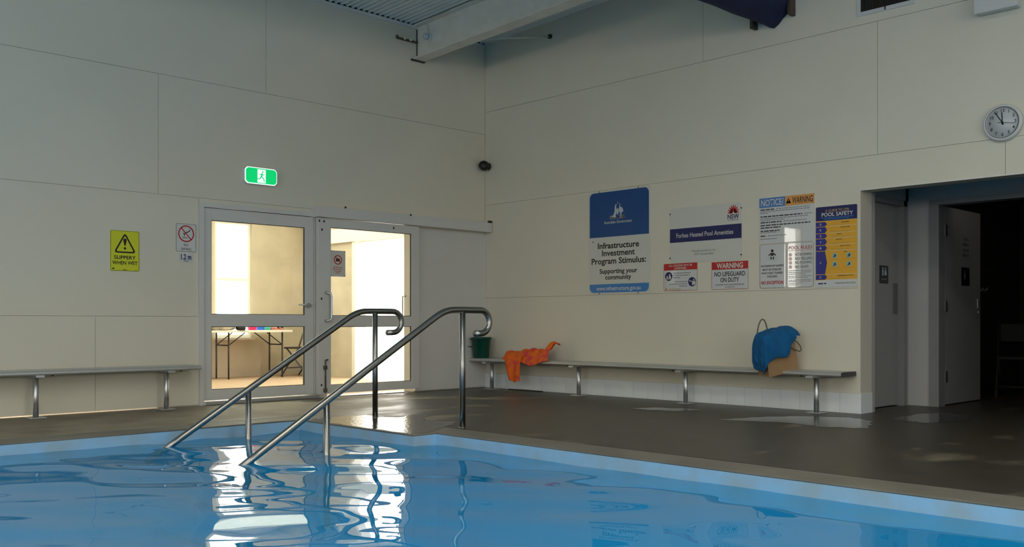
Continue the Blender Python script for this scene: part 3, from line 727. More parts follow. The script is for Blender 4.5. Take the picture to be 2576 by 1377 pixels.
# -- supervise children sign
s = board('safety_sign', 'r', 5.983, 1.3185, 0.43, 0.29, 'ink_paper', 'small red-topped children supervision sign below the amenities sign', corner=0.006)
flat(s, 'red_header', [[(-0.213, 0.074), (0.213, 0.074), (0.213, 0.143), (-0.213, 0.143)]], 'ink_red')
outline(s, -0.215, 0.215, -0.145, 0.145, 0.003, 0.006, 'ink_red')
text(s, 'ALL CHILDREN MUST BE', 0, 0.124, 0.30, 0.021, 'ink_white', 0.015); text(s, 'SUPERVISED', 0, 0.094, 0.155, 0.021, 'ink_white', 0.015)
flat(s, 'blue_disc', [disc(-0.151, 0.010, 0.048)], 'ink_navy'); flat(s, 'blue_disc', [disc(0.149, -0.055, 0.049)], 'ink_navy')
flat(s, 'pictogram', [disc(-0.137, 0.028, 0.008), [(-0.150, -0.012), (-0.118, -0.010), (-0.128, 0.018), (-0.146, 0.018)], disc(-0.170, 0.012, 0.006), [(-0.185, -0.012), (-0.158, -0.012), (-0.163, 0.005), (-0.178, 0.005)], bar(-0.19, -0.020, -0.112, -0.018, 0.005)], 'ink_white', 0.0014)
flat(s, 'pictogram', [disc(0.172, -0.033, 0.008), [(0.148, -0.092), (0.19, -0.080), (0.19, -0.046), (0.152, -0.046)], disc(0.120, -0.040, 0.006), bar(0.118, -0.048, 0.160, -0.050, 0.008)], 'ink_white', 0.0014)
P = []
for i, (x0, x1, y) in enumerate([(-0.09, 0.13, 0.042), (-0.09, 0.12, 0.018), (-0.09, 0.0, -0.006), (-0.07, 0.085, -0.050), (-0.14, 0.085, -0.074), (-0.015, 0.085, -0.096)]): P += dashes(s, x0, x1, y, 0.0085, '', i)
flat(s, 'small_print', P, 'ink_grey')
flat(s, 'small_print', dashes(s, -0.15, 0.0, -0.124, 0.005, '', 9)+dashes(s, -0.15, 0.01, -0.136, 0.005, '', 10), 'ink_tan')
flat(s, 'warning_triangle', [[(-0.203, -0.136), (-0.168, -0.136), (-0.185, -0.104)]], 'ink_gold'); flat(s, 'triangle_mark', [[(-0.190, -0.132), (-0.180, -0.132), (-0.185, -0.114)]], 'ink_black', 0.0012)
# -- no lifeguard
s = board('safety_sign', 'r', 5.376, 1.314, 0.43, 0.281, 'ink_paper', 'small red-topped no lifeguard warning sign', corner=0.006)
flat(s, 'red_header', [[(-0.213, 0.062), (0.213, 0.062), (0.213, 0.139), (-0.213, 0.139)]], 'ink_red')
outline(s, -0.215, 0.215, -0.1405, 0.1405, 0.003, 0.006, 'ink_red')
text(s, 'WARNING', 0, 0.101, 0.31, 0.052, 'ink_white', 0.03); text(s, 'NO LIFEGUARD', 0, 0.016, 0.362, 0.045, 'ink_dark', 0.018); text(s, 'ON DUTY', 0, -0.044, 0.22, 0.045, 'ink_dark', 0.018)
text(s, 'CHILDREN MUST BE SUPERVISED BY', 0, -0.093, 0.345, 0.013, 'ink_dark'); text(s, 'GUARDIANS', 0, -0.117, 0.115, 0.013, 'ink_dark')
# -- notice / warning poster
s = board('notice_poster', 'r', 4.742, 1.836, 0.586, 0.446, 'ink_paper', 'notice and warning poster with blue and orange heading')
flat(s, 'blue_heading', [[(-0.293, 0.128), (-0.010, 0.128), (-0.010, 0.223), (-0.293, 0.223)]], 'ink_notice'); flat(s, 'orange_heading', [[(-0.010, 0.128), (0.293, 0.128), (0.293, 0.223), (-0.010, 0.223)]], 'ink_orange')
text(s, 'NOTICE/', -0.150, 0.176, 0.245, 0.062, 'ink_white', 0.008); text(s, 'WARNING', 0.172, 0.176, 0.215, 0.060, 'ink_black', 0.012)
flat(s, 'warning_triangle', [[(-0.003, 0.150), (0.052, 0.150), (0.0245, 0.202)]], 'ink_black'); flat(s, 'triangle_mark', [[(0.021, 0.172), (0.028, 0.172), (0.0265, 0.188), (0.0225, 0.188)], disc(0.0245, 0.163, 0.0035, 8)], 'ink_orange', 0.0014)
P = []; Q = []
for i, (y, a_, b_, c_) in enumerate([(0.108, -0.28, -0.13, 0.25), (0.040, -0.28, 0.17, 0.27), (-0.018, -0.28, -0.05, 0.22), (-0.046, -0.28, 0.26, 0.26), (-0.070, -0.28, -0.06, -0.06), (-0.102, -0.28, -0.07, -0.07), (-0.150, -0.28, -0.22, 0.0)]):
    P += dashes(s, a_, b_, y, 0.011, '', 20+i)
    if c_ > b_: Q += dashes(s, b_+0.02, c_, y, 0.007, '', 40+i)
for i, (y, b_) in enumerate([(0.090, 0.25), (0.074, -0.20), (0.020, 0.23), (0.004, -0.02), (-0.118, -0.10), (-0.180, -0.10)]): Q += dashes(s, -0.28, b_, y, 0.007, '', 60+i)
flat(s, 'bold_print', P, 'ink_dark'); flat(s, 'small_print', Q, 'ink_grey')
# -- nappies poster
s = board('notice_poster', 'r', 4.888, 1.388, 0.287, 0.436, 'ink_paper', 'white grey-bordered nappies poster with baby pictogram', corner=0.025)
outline(s, -0.142, 0.142, -0.216, 0.216, 0.004, 0.025, 'ink_grey')
flat(s, 'baby_pictogram', [disc(-0.005, 0.148, 0.0145), [(-0.022, 0.128), (0.012, 0.128), (0.010, 0.100), (-0.020, 0.100)], bar(-0.02, 0.124, -0.042, 0.102, 0.011), bar(0.010, 0.124, 0.034, 0.102, 0.011), [(-0.024, 0.094), (-0.010, 0.088), (-0.012, 0.062), (-0.024, 0.066)], [(0.014, 0.094), (0.0, 0.088), (0.002, 0.062), (0.014, 0.066)]], 'ink_black')
flat(s, 'water_lines', [bar(-0.065, 0.080, -0.028, 0.080, 0.004), bar(0.018, 0.080, 0.055, 0.080, 0.004), bar(-0.062, 0.062, 0.052, 0.060, 0.004)], 'ink_teal')
for t_, v, w in [('WATERPROOF NAPPIES', 0.002, 0.25), ('MUST BE WORN BY', -0.034, 0.205), ('NON-TOILET TRAINED', -0.068, 0.232), ('CHILDREN.', -0.102, 0.115)]: text(s, t_, -0.005, v, w, 0.019, 'ink_dark', 0.018)
text(s, 'NO EXCEPTION', -0.005, -0.162, 0.24, 0.030, 'ink_red', 0.03)
# -- pool rules poster
s = board('notice_poster', 'r', 4.592, 1.388, 0.278, 0.436, 'ink_paper', 'white grey-bordered pool rules poster with red prohibition rings', corner=0.025)
outline(s, -0.138, 0.138, -0.216, 0.216, 0.004, 0.025, 'ink_grey')
text(s, 'POOL RULES', 0.0, 0.166, 0.245, 0.032, 'ink_red', 0.006); flat(s, 'rule_line', [bar(-0.122, 0.138, 0.122, 0.138, 0.003)], 'ink_red')
for v, t_, w in [(0.100, 'NO RUNNING', 0.175), (0.060, 'NO YELLING', 0.18), (0.022, 'NO PUSHING', 0.175), (-0.018, 'NO GLASS', 0.14)]:
    text(s, t_, 0.035-(0.18-w)/2, v, w, 0.026, 'ink_dark')
    annulus(s, -0.105, v, 0.016, 0.0045, 'ink_red'); flat(s, 'ring_bar', [bar(-0.116, v+0.010, -0.094, v-0.010, 0.0035)], 'ink_red', 0.0012); flat(s, 'ring_figure', [disc(-0.104, v+0.005, 0.003, 8), bar(-0.108, v-0.009, -0.102, v+0.003, 0.004)], 'ink_black', 0.0009)
P = []
for i, (y, b_) in enumerate([(-0.055, 0.115), (-0.072, 0.11), (-0.088, 0.06), (-0.108, 0.115), (-0.124, 0.08), (-0.146, 0.11), (-0.160, 0.115), (-0.176, 0.02), (-0.192, -0.02)]): P += dashes(s, -0.125, b_, y, 0.006, '', 80+i)
flat(s, 'small_print', P, 'ink_grey')
# -- resuscitation poster
s = board('notice_poster', 'r', 4.2285, 1.542, 0.407, 0.755, 'ink_paper', 'tall yellow and blue pool safety resuscitation poster, rightmost on the wall', corner=0.012)
flat(s, 'blue_heading', [rrect(-0.2035, 0.2035, 0.245, 0.3775, 0.012, (0, 0, 1, 1))], 'ink_navy')
flat(s, 'yellow_field', [[(-0.2035, -0.310), (0.2035, -0.310), (0.2035, 0.243), (-0.2035, 0.243)]], 'ink_gold')
text(s, 'A GUIDE TO CPR', 0.01, 0.338, 0.235, 0.022, 'ink_tan', 0.01); text(s, 'POOL SAFETY', 0.01, 0.303, 0.31, 0.034, 'ink_white', 0.02)
flat(s, 'small_print', dashes(s, -0.15, 0.17, 0.273, 0.006, '', 100)+dashes(s, -0.12, 0.13, 0.260, 0.006, '', 101), 'ink_sky', 0.0012)
ROWS = [('D', 0.235, 0.193, 'DANGERS'), ('R', 0.188, 0.131, 'RESPONSE'), ('S', 0.126, 0.082, 'SEND'), ('A', 0.077, 0.020, 'AIRWAY'), ('B', 0.015, -0.035, 'BREATHING'), ('C', -0.040, -0.255, 'CPR'), ('D', -0.260, -0.306, 'DEFIBRILLATION')]
for i, (l_, v1, v0, hd) in enumerate(ROWS):
    vm = (v0+v1)/2
    flat(s, 'letter_tab', [[(-0.2035, v0), (-0.110, v0), (-0.090, vm), (-0.110, v1), (-0.2035, v1)]], 'ink_royal', 0.0012)
    text(s, l_, -0.155, vm, 0.015, 0.018, 'ink_white', 0.02, 0.0018)
    flat(s, 'row_line', [bar(-0.085, v0-0.0025, 0.2, v0-0.0025, 0.003)], 'ink_white', 0.0012)
    text(s, hd, 0.09 if i not in (2, 3) else 0.03, v1-0.012, 0.011*len(hd), 0.011, 'ink_dark', 0.01, 0.0018)
    if v1-v0 < 0.1: flat(s, 'small_print', dashes(s, -0.05, 0.17, v0+0.012, 0.0045, '', 120+i, 0.8), 'ink_tan', 0.0014)
for u, v in [(-0.015, -0.085), (0.125, -0.085), (-0.015, -0.165), (0.125, -0.165)]:
    flat(s, 'step_picture', [rrect(u-0.024, u+0.024, v-0.022, v+0.022, 0.006)], 'ink_teal', 0.0012)
    flat(s, 'picture_figure', [disc(u+0.004, v+0.004, 0.009, 10), bar(u-0.014, v-0.012, u+0.012, v-0.004, 0.008)], 'ink_dark', 0.0018)
    flat(s, 'small_print', dashes(s, u-0.045, u+0.05, v-0.034, 0.0045, '', int(900*u+v*99)), 'ink_tan', 0.0014)
flat(s, 'small_print', dashes(s, -0.18, -0.10, -0.342, 0.012, '', 140), 'ink_navy', 0.001); flat(s, 'small_print', dashes(s, -0.02, 0.19, -0.336, 0.005, '', 141)+dashes(s, 0.0, 0.19, -0.346, 0.005, '', 142), 'ink_grey', 0.001)
# -- slippery when wet
s = board('safety_sign', 'l', 3.678, 1.515, 0.276, 0.383, 'ink_lime', 'yellow slippery when wet sign above the empty bench', corner=0.012)
outline(s, -0.136, 0.136, -0.1895, 0.1895, 0.003, 0.012, 'ink_dark')
def tri_outline(o, cx, y0, y1, hw, w, m):
    A = []
    for (c, rr2, hh) in ((0, 0.022, 0), (1, 0.004, w)):
        pass
    def rt(y0, y1, hw, r):
        pts = []; V = [Vector((cx-hw, y0)), Vector((cx+hw, y0)), Vector((cx, y1))]
        for i in range(3):
            p = V[i]; a = (V[i-1]-p).normalized(); b = (V[(i+1) % 3]-p).normalized()
            for k in range(7):
                t = k/6; q = p+a*r*(1-t)**2+b*r*t**2; pts.append((q.x, q.y))
        return pts
    a = rt(y0, y1, hw, 0.040); b = rt(y0+w, y1-w*2.1, hw-w*1.75, 0.018); n = len(a); t = o['_t']+0.0012
    MB().add([(x, y, t) for x, y in a]+[(x, y, t) for x, y in b], [(i, (i+1) % n, n+(i+1) % n, n+i) for i in range(n)]).build('warning_triangle', m, o, local=True)
tri_outline(s, 0.0, -0.020, 0.176, 0.108, 0.014, 'ink_black')
flat(s, 'exclamation_mark', [[(-0.006, 0.050), (0.006, 0.050), (0.016, 0.100), (0.014, 0.113), (0.0, 0.119), (-0.014, 0.113), (-0.016, 0.100)], disc(0, 0.024, 0.0115)], 'ink_black')
text(s, 'SLIPPERY', 0, -0.062, 0.205, 0.033, 'ink_black', 0.02); text(s, 'WHEN WET', 0, -0.113, 0.238, 0.033, 'ink_black', 0.02)
flat(s, 'small_print', dashes(s, -0.12, -0.10, -0.170, 0.012, '', 150)+dashes(s, -0.02, 0.02, -0.180, 0.006, '', 151)+dashes(s, 0.09, 0.12, -0.180, 0.003, '', 152), 'ink_dark')
# -- no diving
s = board('safety_sign', 'l', 4.2865, 1.678, 0.211, 0.28, 'ink_paper', 'white no diving sign with red prohibition ring left of the door', corner=0.014)
outline(s, -0.104, 0.104, -0.138, 0.138, 0.003, 0.014, 'ink_dark')
annulus(s, 0, 0.040, 0.083, 0.012, 'ink_red'); 
flat(s, 'diver_pictogram', [bar(-0.04, 0.0, 0.012, 0.0, 0.006), bar(-0.022, 0.012, -0.012, 0.046, 0.007), bar(-0.012, 0.046, 0.018, 0.058, 0.010), bar(0.018, 0.058, 0.042, 0.074, 0.008), bar(-0.01, 0.044, -0.022, 0.030, 0.005), disc(-0.026, 0.040, 0.006, 10), bar(0.03, 0.068, 0.046, 0.092, 0.004)], 'ink_black')
flat(s, 'ring_bar', [bar(-0.052, 0.098, 0.052, -0.018, 0.010)], 'ink_red', 0.0012)
text(s, 'NO', 0, -0.072, 0.045, 0.024, 'ink_dark'); text(s, 'DIVING', 0, -0.112, 0.105, 0.024, 'ink_dark')
s = board('depth_sign', 'l', 4.286, 1.480, 0.136, 0.089, 'ink_paper', 'small white pool depth plate below the no diving sign')
text(s, '1.2 m', 0, 0.008, 0.108, 0.052, 'ink_navy', 0.03); flat(s, 'small_print', dashes(s, -0.025, 0.025, -0.033, 0.007, '', 160), 'ink_dark')
# -- sign on the glass of the sliding door
g = MB().prism(rrect(-0.100, 0.100, -0.145, 0.145, 0.004), lambda u, v, d: (u, v, d), 0, 0.003).build('safety_sign', 'ink_white', local=True)
g.location = (sx(6.086), 8.965, sz(1.500)); g.rotation_euler = RL; WM[g] = Matrix.Translation(g.location) @ Euler(RL).to_matrix().to_4x4(); g['_t'] = 0.003
tag(g, 'white no photography sign fixed on the sliding door glass', 'sign')
annulus(g, 0, 0.042, 0.053, 0.011, 'ink_red'); flat(g, 'ring_bar', [bar(-0.035, 0.077, 0.035, 0.008, 0.009)], 'ink_red', 0.0012)
flat(g, 'camera_pictogram', [[(-0.026, 0.024), (0.026, 0.024), (0.026, 0.054), (-0.026, 0.054)], [(-0.010, 0.054), (0.010, 0.054), (0.006, 0.062), (-0.006, 0.062)]], 'ink_dark', 0.0008)
flat(g, 'small_print', sum([dashes(g, -a_, a_, v, 0.007, '', 170+i) for i, (a_, v) in enumerate([(0.06, -0.040), (0.065, -0.062), (0.045, -0.084), (0.030, -0.104)])], []), 'ink_red')
screws(g, [(0.092, 0.137), (0.092, -0.137), (-0.092, 0.137), (-0.092, -0.137)], 0.005)
# -- illuminated exit sign
e = empty('exit_sign', (5.085, YL, 2.283), RL); tag(e, 'glowing green running man exit sign above the left door', 'exit sign')
k = 0.993
def chamf(w, h, c): return [(-w+c, -h), (w-c, -h), (w-c*0.45, -h+c*0.45), (w, -h+c), (w, h-c), (w-c*0.45, h-c*0.45), (w-c, h), (-w+c, h), (-w+c*0.45, h-c*0.45), (-w, h-c), (-w, -h+c), (-w+c*0.45, -h+c*0.45)]
MB().prism([(u, v+0.088) for u, v in chamf(0.188, 0.088, 0.030)], lambda u, v, d: (u, v, d), 0.0, 0.055).build('case', 'exit_case', e, local=True)
MB().prism([(u, v+0.088) for u, v in chamf(0.186, 0.086, 0.030)], lambda u, v, d: (u, v, d), 0.0555, 0.060).build('diffuser_rim', 'exit_white', e, local=True)
fa = MB().prism([(u, v+0.088) for u, v in chamf(0.178, 0.078, 0.026)], lambda u, v, d: (u, v, d), 0.0605, 0.064).build('green_face', 'exit_green', e, local=True)
fa['_t'] = 0.064
flat(fa, 'door_pictogram', [[(-0.045, 0.018), (0.050, 0.018), (0.050, 0.156), (-0.045, 0.156)]], 'exit_white')
flat(fa, 'running_man', [disc(0.016, 0.132, 0.009, 14), [(0.000, 0.118), (0.016, 0.118), (0.010, 0.076), (-0.010, 0.080)], bar(0.006, 0.080, 0.028, 0.058, 0.012), bar(0.028, 0.060, 0.034, 0.026, 0.010), bar(-0.004, 0.082, -0.020, 0.056, 0.012), bar(-0.020, 0.058, -0.052, 0.056, 0.009), bar(0.010, 0.112, 0.030, 0.096, 0.008), bar(0.002, 0.112, -0.024, 0.096, 0.008)], 'exit_green', 0.0014)
# -- small plates on the lobby doors
RS = (R(90), 0, 0)
def plate(name, x, y, z, w, h, label):
    o = MB().prism(rrect(-w/2, w/2, -h/2, h/2, 0.008), lambda u, v, d: (u, v, d), 0, 0.003).build(name, 'ink_plate', local=True)
    o.location = (x, y, z); o.rotation_euler = RS; WM[o] = Matrix.Translation(o.location) @ Euler(RS).to_matrix().to_4x4(); o['_t'] = 0.003
    return tag(o, label, 'sign')
s = plate('toilet_sign', 9.147, 4.1495, 1.307, 0.19, 0.175, 'black toilet plate with white figures on the closed lobby door')
flat(s, 'figure_pictogram', [disc(-0.03, 0.060, 0.010, 10), [(-0.044, 0.046), (-0.016, 0.046), (-0.020, -0.012), (-0.040, -0.012)], disc(0.035, 0.060, 0.010, 10), [(0.024, 0.046), (0.046, 0.046), (0.060, -0.005), (0.012, -0.005)], bar(0.0, -0.012, 0.0, 0.065, 0.004)], 'ink_pale')
flat(s, 'small_print', dashes(s, -0.06, 0.06, -0.045, 0.010, '', 180), 'ink_grey')
s = plate('door_sign', 10.287, 3.7995, 1.312, 0.215, 0.19, 'black plate on the open changing room door')
flat(s, 'pictogram', [disc(-0.02, 0.045, 0.012, 10), [(-0.04, 0.03), (0.0, 0.03), (-0.008, -0.03), (-0.032, -0.03)]], 'ink_grey')
for i, (z, w) in enumerate([(1.70, 0.11), (1.645, 0.16), (1.585, 0.15), (1.535, 0.16)]):
    m = MB()
    for p in dashes(None, -w/2, w/2, 0, 0.028, '', 190+i): m.prism(p, lambda u, v, d: (10.30+u, 3.7985-d, z+v), 0, 0.001)
    m.build('door_lettering', 'push_grey', d4)

# ================================================================== WALL AND ROOF FITTINGS
# clock
c0 = (XR, 2.773, 2.469)
e = empty('wall_clock', (XR, 2.773, 2.319)); tag(e, 'round white wall clock showing five to twelve', 'clock')
MB().lathe([(0.150, 0.0), (0.153, -0.02), (0.150, -0.036), (0.140, -0.044), (0.128, -0.042), (0.124, -0.034), (0.122, -0.030)], c0, 48, 'x').build('case', 'clock_white', e)
MB().lathe([(0.1215, -0.030), (0.1215, -0.0312)], c0, 40, 'x').build('dial', 'clock_face', e)
m = MB(); n = 48
vs = [(XR-0.0435, 2.773+q*math.cos(2*math.pi*k/n), 2.469+q*math.sin(2*math.pi*k/n)) for k in range(n) for q in (0.1285, 0.1245)]
m.add(vs, [(2*k, 2*((k+1) % n), 2*((k+1) % n)+1, 2*k+1) for k in range(n)]).build('dial_ring', 'dark_metal', e)
cd_loc = Matrix.Translation((XR, 2.773, 2.469)) @ Euler(RR_).to_matrix().to_4x4()
def clock_text(body, ang):
    r = 0.098; u, v = r*math.sin(R(ang)), r*math.cos(R(ang))
    cu = bpy.data.curves.new('t', 'FONT'); cu.body = body; cu.size = 0.036; cu.align_x = 'CENTER'; cu.align_y = 'CENTER'; cu.resolution_u = 3; cu.offset = 0.0006
    ob = bpy.data.objects.new('t', cu); COL.objects.link(ob)
    me = bpy.data.meshes.new_from_object(ob.evaluated_get(bpy.context.evaluated_depsgraph_get())); bpy.data.objects.remove(ob); bpy.data.curves.remove(cu)
    M_ = WM[e].inverted() @ cd_loc @ Matrix.Translation((u, v, 0.0318))
    me.transform(M_); me.materials.clear(); me.materials.append(MAT['ink_dark']); me.name = 'numeral'
    o = bpy.data.objects.new('numeral', me); COL.objects.link(o); o.parent = e; WM[o] = WM[e].copy()
for i in range(1, 13): clock_text(str(i), 30*i)
def hand(name, ang, l, back, w, d):
    c_, s_ = math.sin(R(ang)), math.cos(R(ang))
    q = bar(-back*c_, -back*s_, l*c_, l*s_, w)
    MB().prism(q, lambda u, v, dd: tuple(cd_loc @ Vector((u, v, dd))), d, d+0.0012).build(name, 'ink_black', e)
hand('minute_hand', -32, 0.102, 0.02, 0.007, 0.036); hand('hour_hand', -2.5, 0.085, 0.02, 0.008, 0.034); hand('second_hand', 100, 0.10, 0.035, 0.003, 0.038)
MB().lathe([(0.008, -0.031), (0.008, -0.040)], c0, 12, 'x').build('hub', 'ink_black', e)
# security camera in the corner
e = empty('security_camera', (8.30, 8.99, 2.79)); tag(e, 'small black dome camera high in the room corner', 'camera')
MB().lathe([(0.045, 0.0), (0.045, -0.02), (0.03, -0.028)], (XR, 8.975, 2.842), 20, 'x').build('mount', 'black_plastic', e)
bm = bmesh.new(); bmesh.ops.create_uvsphere(bm, u_segments=20, v_segments=14, radius=0.066)
for v in bm.verts:
    v.co.z *= 0.98; v.co.x *= 1.05
    if v.co.z < -0.02: v.co.y -= 0.01
bmesh.ops.translate(bm, vec=(8.225, 8.955, 2.84), verts=bm.verts)
MB().bm(bm, True).build('dome', 'black_plastic', e)
# steel rafter
BX = 7.215
e = empty('roof_beam', (BX, 5, 4.0)); tag(e, 'pale painted steel roof beam with rusty edges', 'beam')
def slab(name, x0, x1, zt, zb, m, y0=-6.0, y1=YL-0.01, par=e):
    def zz(y, z): return roof_z(y)-EAVE+z
    vs = [(x, y, zz(y, z)) for y in (y0, y1) for z in (zb, zt) for x in (x0, x1)]
    return MB().add(vs, [(0, 1, 3, 2), (4, 6, 7, 5), (0, 2, 6, 4), (1, 5, 7, 3), (2, 3, 7, 6), (0, 4, 5, 1)]).build(name, m, par)
slab('web', BX-0.006, BX+0.006, EAVE-0.015, EAVE-0.395, 'beam_paint')
bf = slab('bottom_flange', BX-0.085, BX+0.085, EAVE-0.395, EAVE-0.411, 'beam_paint')
tf = slab('top_flange', BX-0.085, BX+0.085, EAVE-0.001, EAVE-0.015, 'beam_paint')
for ya, yb in [(8.35, 8.70), (7.30, 7.75), (7.80, 7.98)]: slab('rust_streak', BX-0.0855, BX-0.07, EAVE-0.004, EAVE-0.0125, 'rust_stain', ya, yb, tf)
MB().box(BX-0.012, BX+0.012, YL-0.014, YL-0.001, EAVE-0.395, EAVE-0.02).build('end_joint', 'dark_metal', e)
MB().box(BX-0.098, BX+0.098, YL-0.03, YL-0.001, EAVE-0.425, EAVE-0.405).build('seat_angle', 'dark_metal', e)
MB().box(6.90, BX-0.006, YL-0.03, YL-0.001, 4.205, 4.225).box(6.89, 6.91, YL-0.03, YL-0.001, 4.205, 4.245).build('cleat_angle', 'rust_metal', e)
for x in (7.0, 7.09): MB().lathe([(0.016, -0.03), (0.016, -0.045)], (x, YL, 4.222), 8, 'y').build('cleat_bolt', 'beam_paint', e)
# flood lamp on the beam
e = empty('bulkhead_lamp', (BX-0.03, 8.80, 4.2)); tag(e, 'small unlit bulkhead lamp clipped to the roof beam', 'lamp')
MB().lathe([(0.042, 0), (0.045, -0.01), (0.045, -0.03)], (BX-0.006, 8.80, 4.235), 16, 'x').build('lamp_base', 'exit_case', e)
MB().lathe([(0.038, -0.03), (0.038, -0.06), (0.028, -0.085), (0.006, -0.098)], (BX-0.006, 8.80, 4.235), 16, 'x').build('lamp_globe', 'ink_pale', e)
MB().tube([(BX-0.02, 8.80, 4.275), (BX-0.03, 8.82, 4.32), (BX-0.05, 8.81, 4.40)], 0.006, 6).build('cable', 'beam_paint', e)
# brace rod
e = empty('brace_rod', (7.8, 7.93, 4.1)); tag(e, 'thin pale brace rod from the roof beam to the wall', 'rod')
MB().tube([(BX+0.05, 7.99, 4.05), (XR-0.02, 7.881, 4.276)], 0.010, 8).build('rod', 'beam_paint', e)
MB().box(XR-0.03, XR-0.001, 7.86, 7.90, 4.255, 4.30).build('wall_cleat', 'dark_metal', e)
# fabric air duct
e = empty('air_duct', (5, 4.86, 3.75)); tag(e, 'dark blue fabric air duct under the roof running to the wall', 'duct')
prof = []
NS = 28; xs_ = [8.325, 8.29, 8.22, 8.12, 8.0, 7.8, 7.5, 7.1, 6.5, 5.5, 4.0, 2.0, 0.0]
vs = []
for i, x in enumerate(xs_):
    g_ = max(0, 1-(8.325-x)/0.35)
    cy, cz = 4.87, 4.04+0.02*g_
    ry, rz = 0.285-0.07*g_, 0.30-0.015*g_
    for k in range(NS):
        a = 2*math.pi*k/NS
        fold = 1+0.05*g_*math.sin(7*a)+0.012*math.sin(5*a+x*9)
        sag = -0.055*g_*max(0, -math.sin(a))**2*(1+0.6*math.cos(a))
        vs.append((x, cy+ry*fold*math.cos(a), cz+rz*fold*math.sin(a)+sag-0.02*math.sin(max(0, (8.325-x))*0.9)*max(0, -math.sin(a))))
n_ = len(xs_)
MB().add(vs, [(i*NS+k, i*NS+(k+1) % NS, (i+1)*NS+(k+1) % NS, (i+1)*NS+k) for i in range(n_-1) for k in range(NS)] + [tuple(range((n_-1)*NS, n_*NS))], True).build('duct_sleeve', 'blue_fabric', e)
MB().box(XR-0.10, XR-0.001, 5.055, 5.085, 3.735, 4.4).build('duct_collar', 'timber', e)
MB().box(XR-0.10, XR-0.001, 4.645, 4.675, 3.78, 4.4).build('duct_collar', 'timber', e)
MB().tube([(XR-0.13+0.02*math.sin(a_*3), 4.87+0.24*math.cos(a_), 4.04+0.30*math.sin(a_)) for a_ in [2*math.pi*k/30 for k in range(30)]], 0.008, 6, closed=True).build('tie_cord', 'blue_fabric', e)
# wall vent
e = empty('air_vent', (XR, 3.76, 3.63)); tag(e, 'dark slatted air vent high above the lobby opening', 'vent')
V0, V1, Z0, Z1 = 3.535, 3.99, 3.66, 4.05
MB().box(XR-0.012, XR-0.001, V0-0.035, V0, Z0-0.035, Z1+0.035).box(XR-0.012, XR-0.001, V1, V1+0.035, Z0-0.035, Z1+0.035).box(XR-0.012, XR-0.001, V0, V1, Z0-0.035, Z0).box(XR-0.012, XR-0.001, V0, V1, Z1, Z1+0.035).build('frame', 'clock_white', e)
MB().box(XR-0.003, XR-0.001, V0, V1, Z0, Z1).build('backing', 'joint_shade_dark', e)
sl = MB().box(XR-0.011, XR-0.003, -0.003, 0.003, Z0, Z1).build('slat', 'dark_metal', e)
sl.location = (0, V0+0.012-3.76+3.76, 0)
for k in range(26):
    if k == 0: sl.location = (0, V0+0.011, 0)
    else: inst(sl, 'slat', e, (0, V0+0.011+k*(V1-V0-0.02)/25, 0))
MB().box(XR-0.02, XR-0.012, 3.755, 3.765, Z0-0.03, Z0+0.0).build('latch', 'dark_metal', e)
# white wall box
e = empty('wall_box', (XR, 2.8, 3.36)); tag(e, 'white plastic control box high above the wall clock', 'box')
MB().box(XR-0.11, XR-0.001, 2.64, 2.955, 3.385, 3.80, bev=0.012).build('housing', 'clock_white', e)
MB().box(XR-0.125, XR-0.11, 2.63, 2.965, 3.375, 3.81, bev=0.006).build('cover', 'clock_white', e)

# ================================================================== THINGS ON THE LONG BENCH
# bucket
bx, by, bz = 8.135, 8.905, 0.389
e = empty('bucket', (bx, by, bz)); tag(e, 'dark green plastic bucket on the corner end of the long bench', 'bucket')
MB().lathe([(0.098, 0.0), (0.100, 0.004), (0.118, 0.235), (0.127, 0.238), (0.127, 0.262), (0.122, 0.262), (0.115, 0.235), (0.096, 0.01), (0.0005, 0.008)], (bx, by, bz), 32).build('body', 'green_bucket', e)
pts = []
for k in range(17):
    a = math.pi*k/16; pts.append((bx-0.127*math.cos(a)*0.55-0.127*math.sin(a)*0.75, by+0.127*math.cos(a)*0.9+0.09*math.sin(a), bz+0.245-0.105*math.sin(a)))
MB().tube(pts, 0.0045, 8).build('handle', 'dark_metal', e)
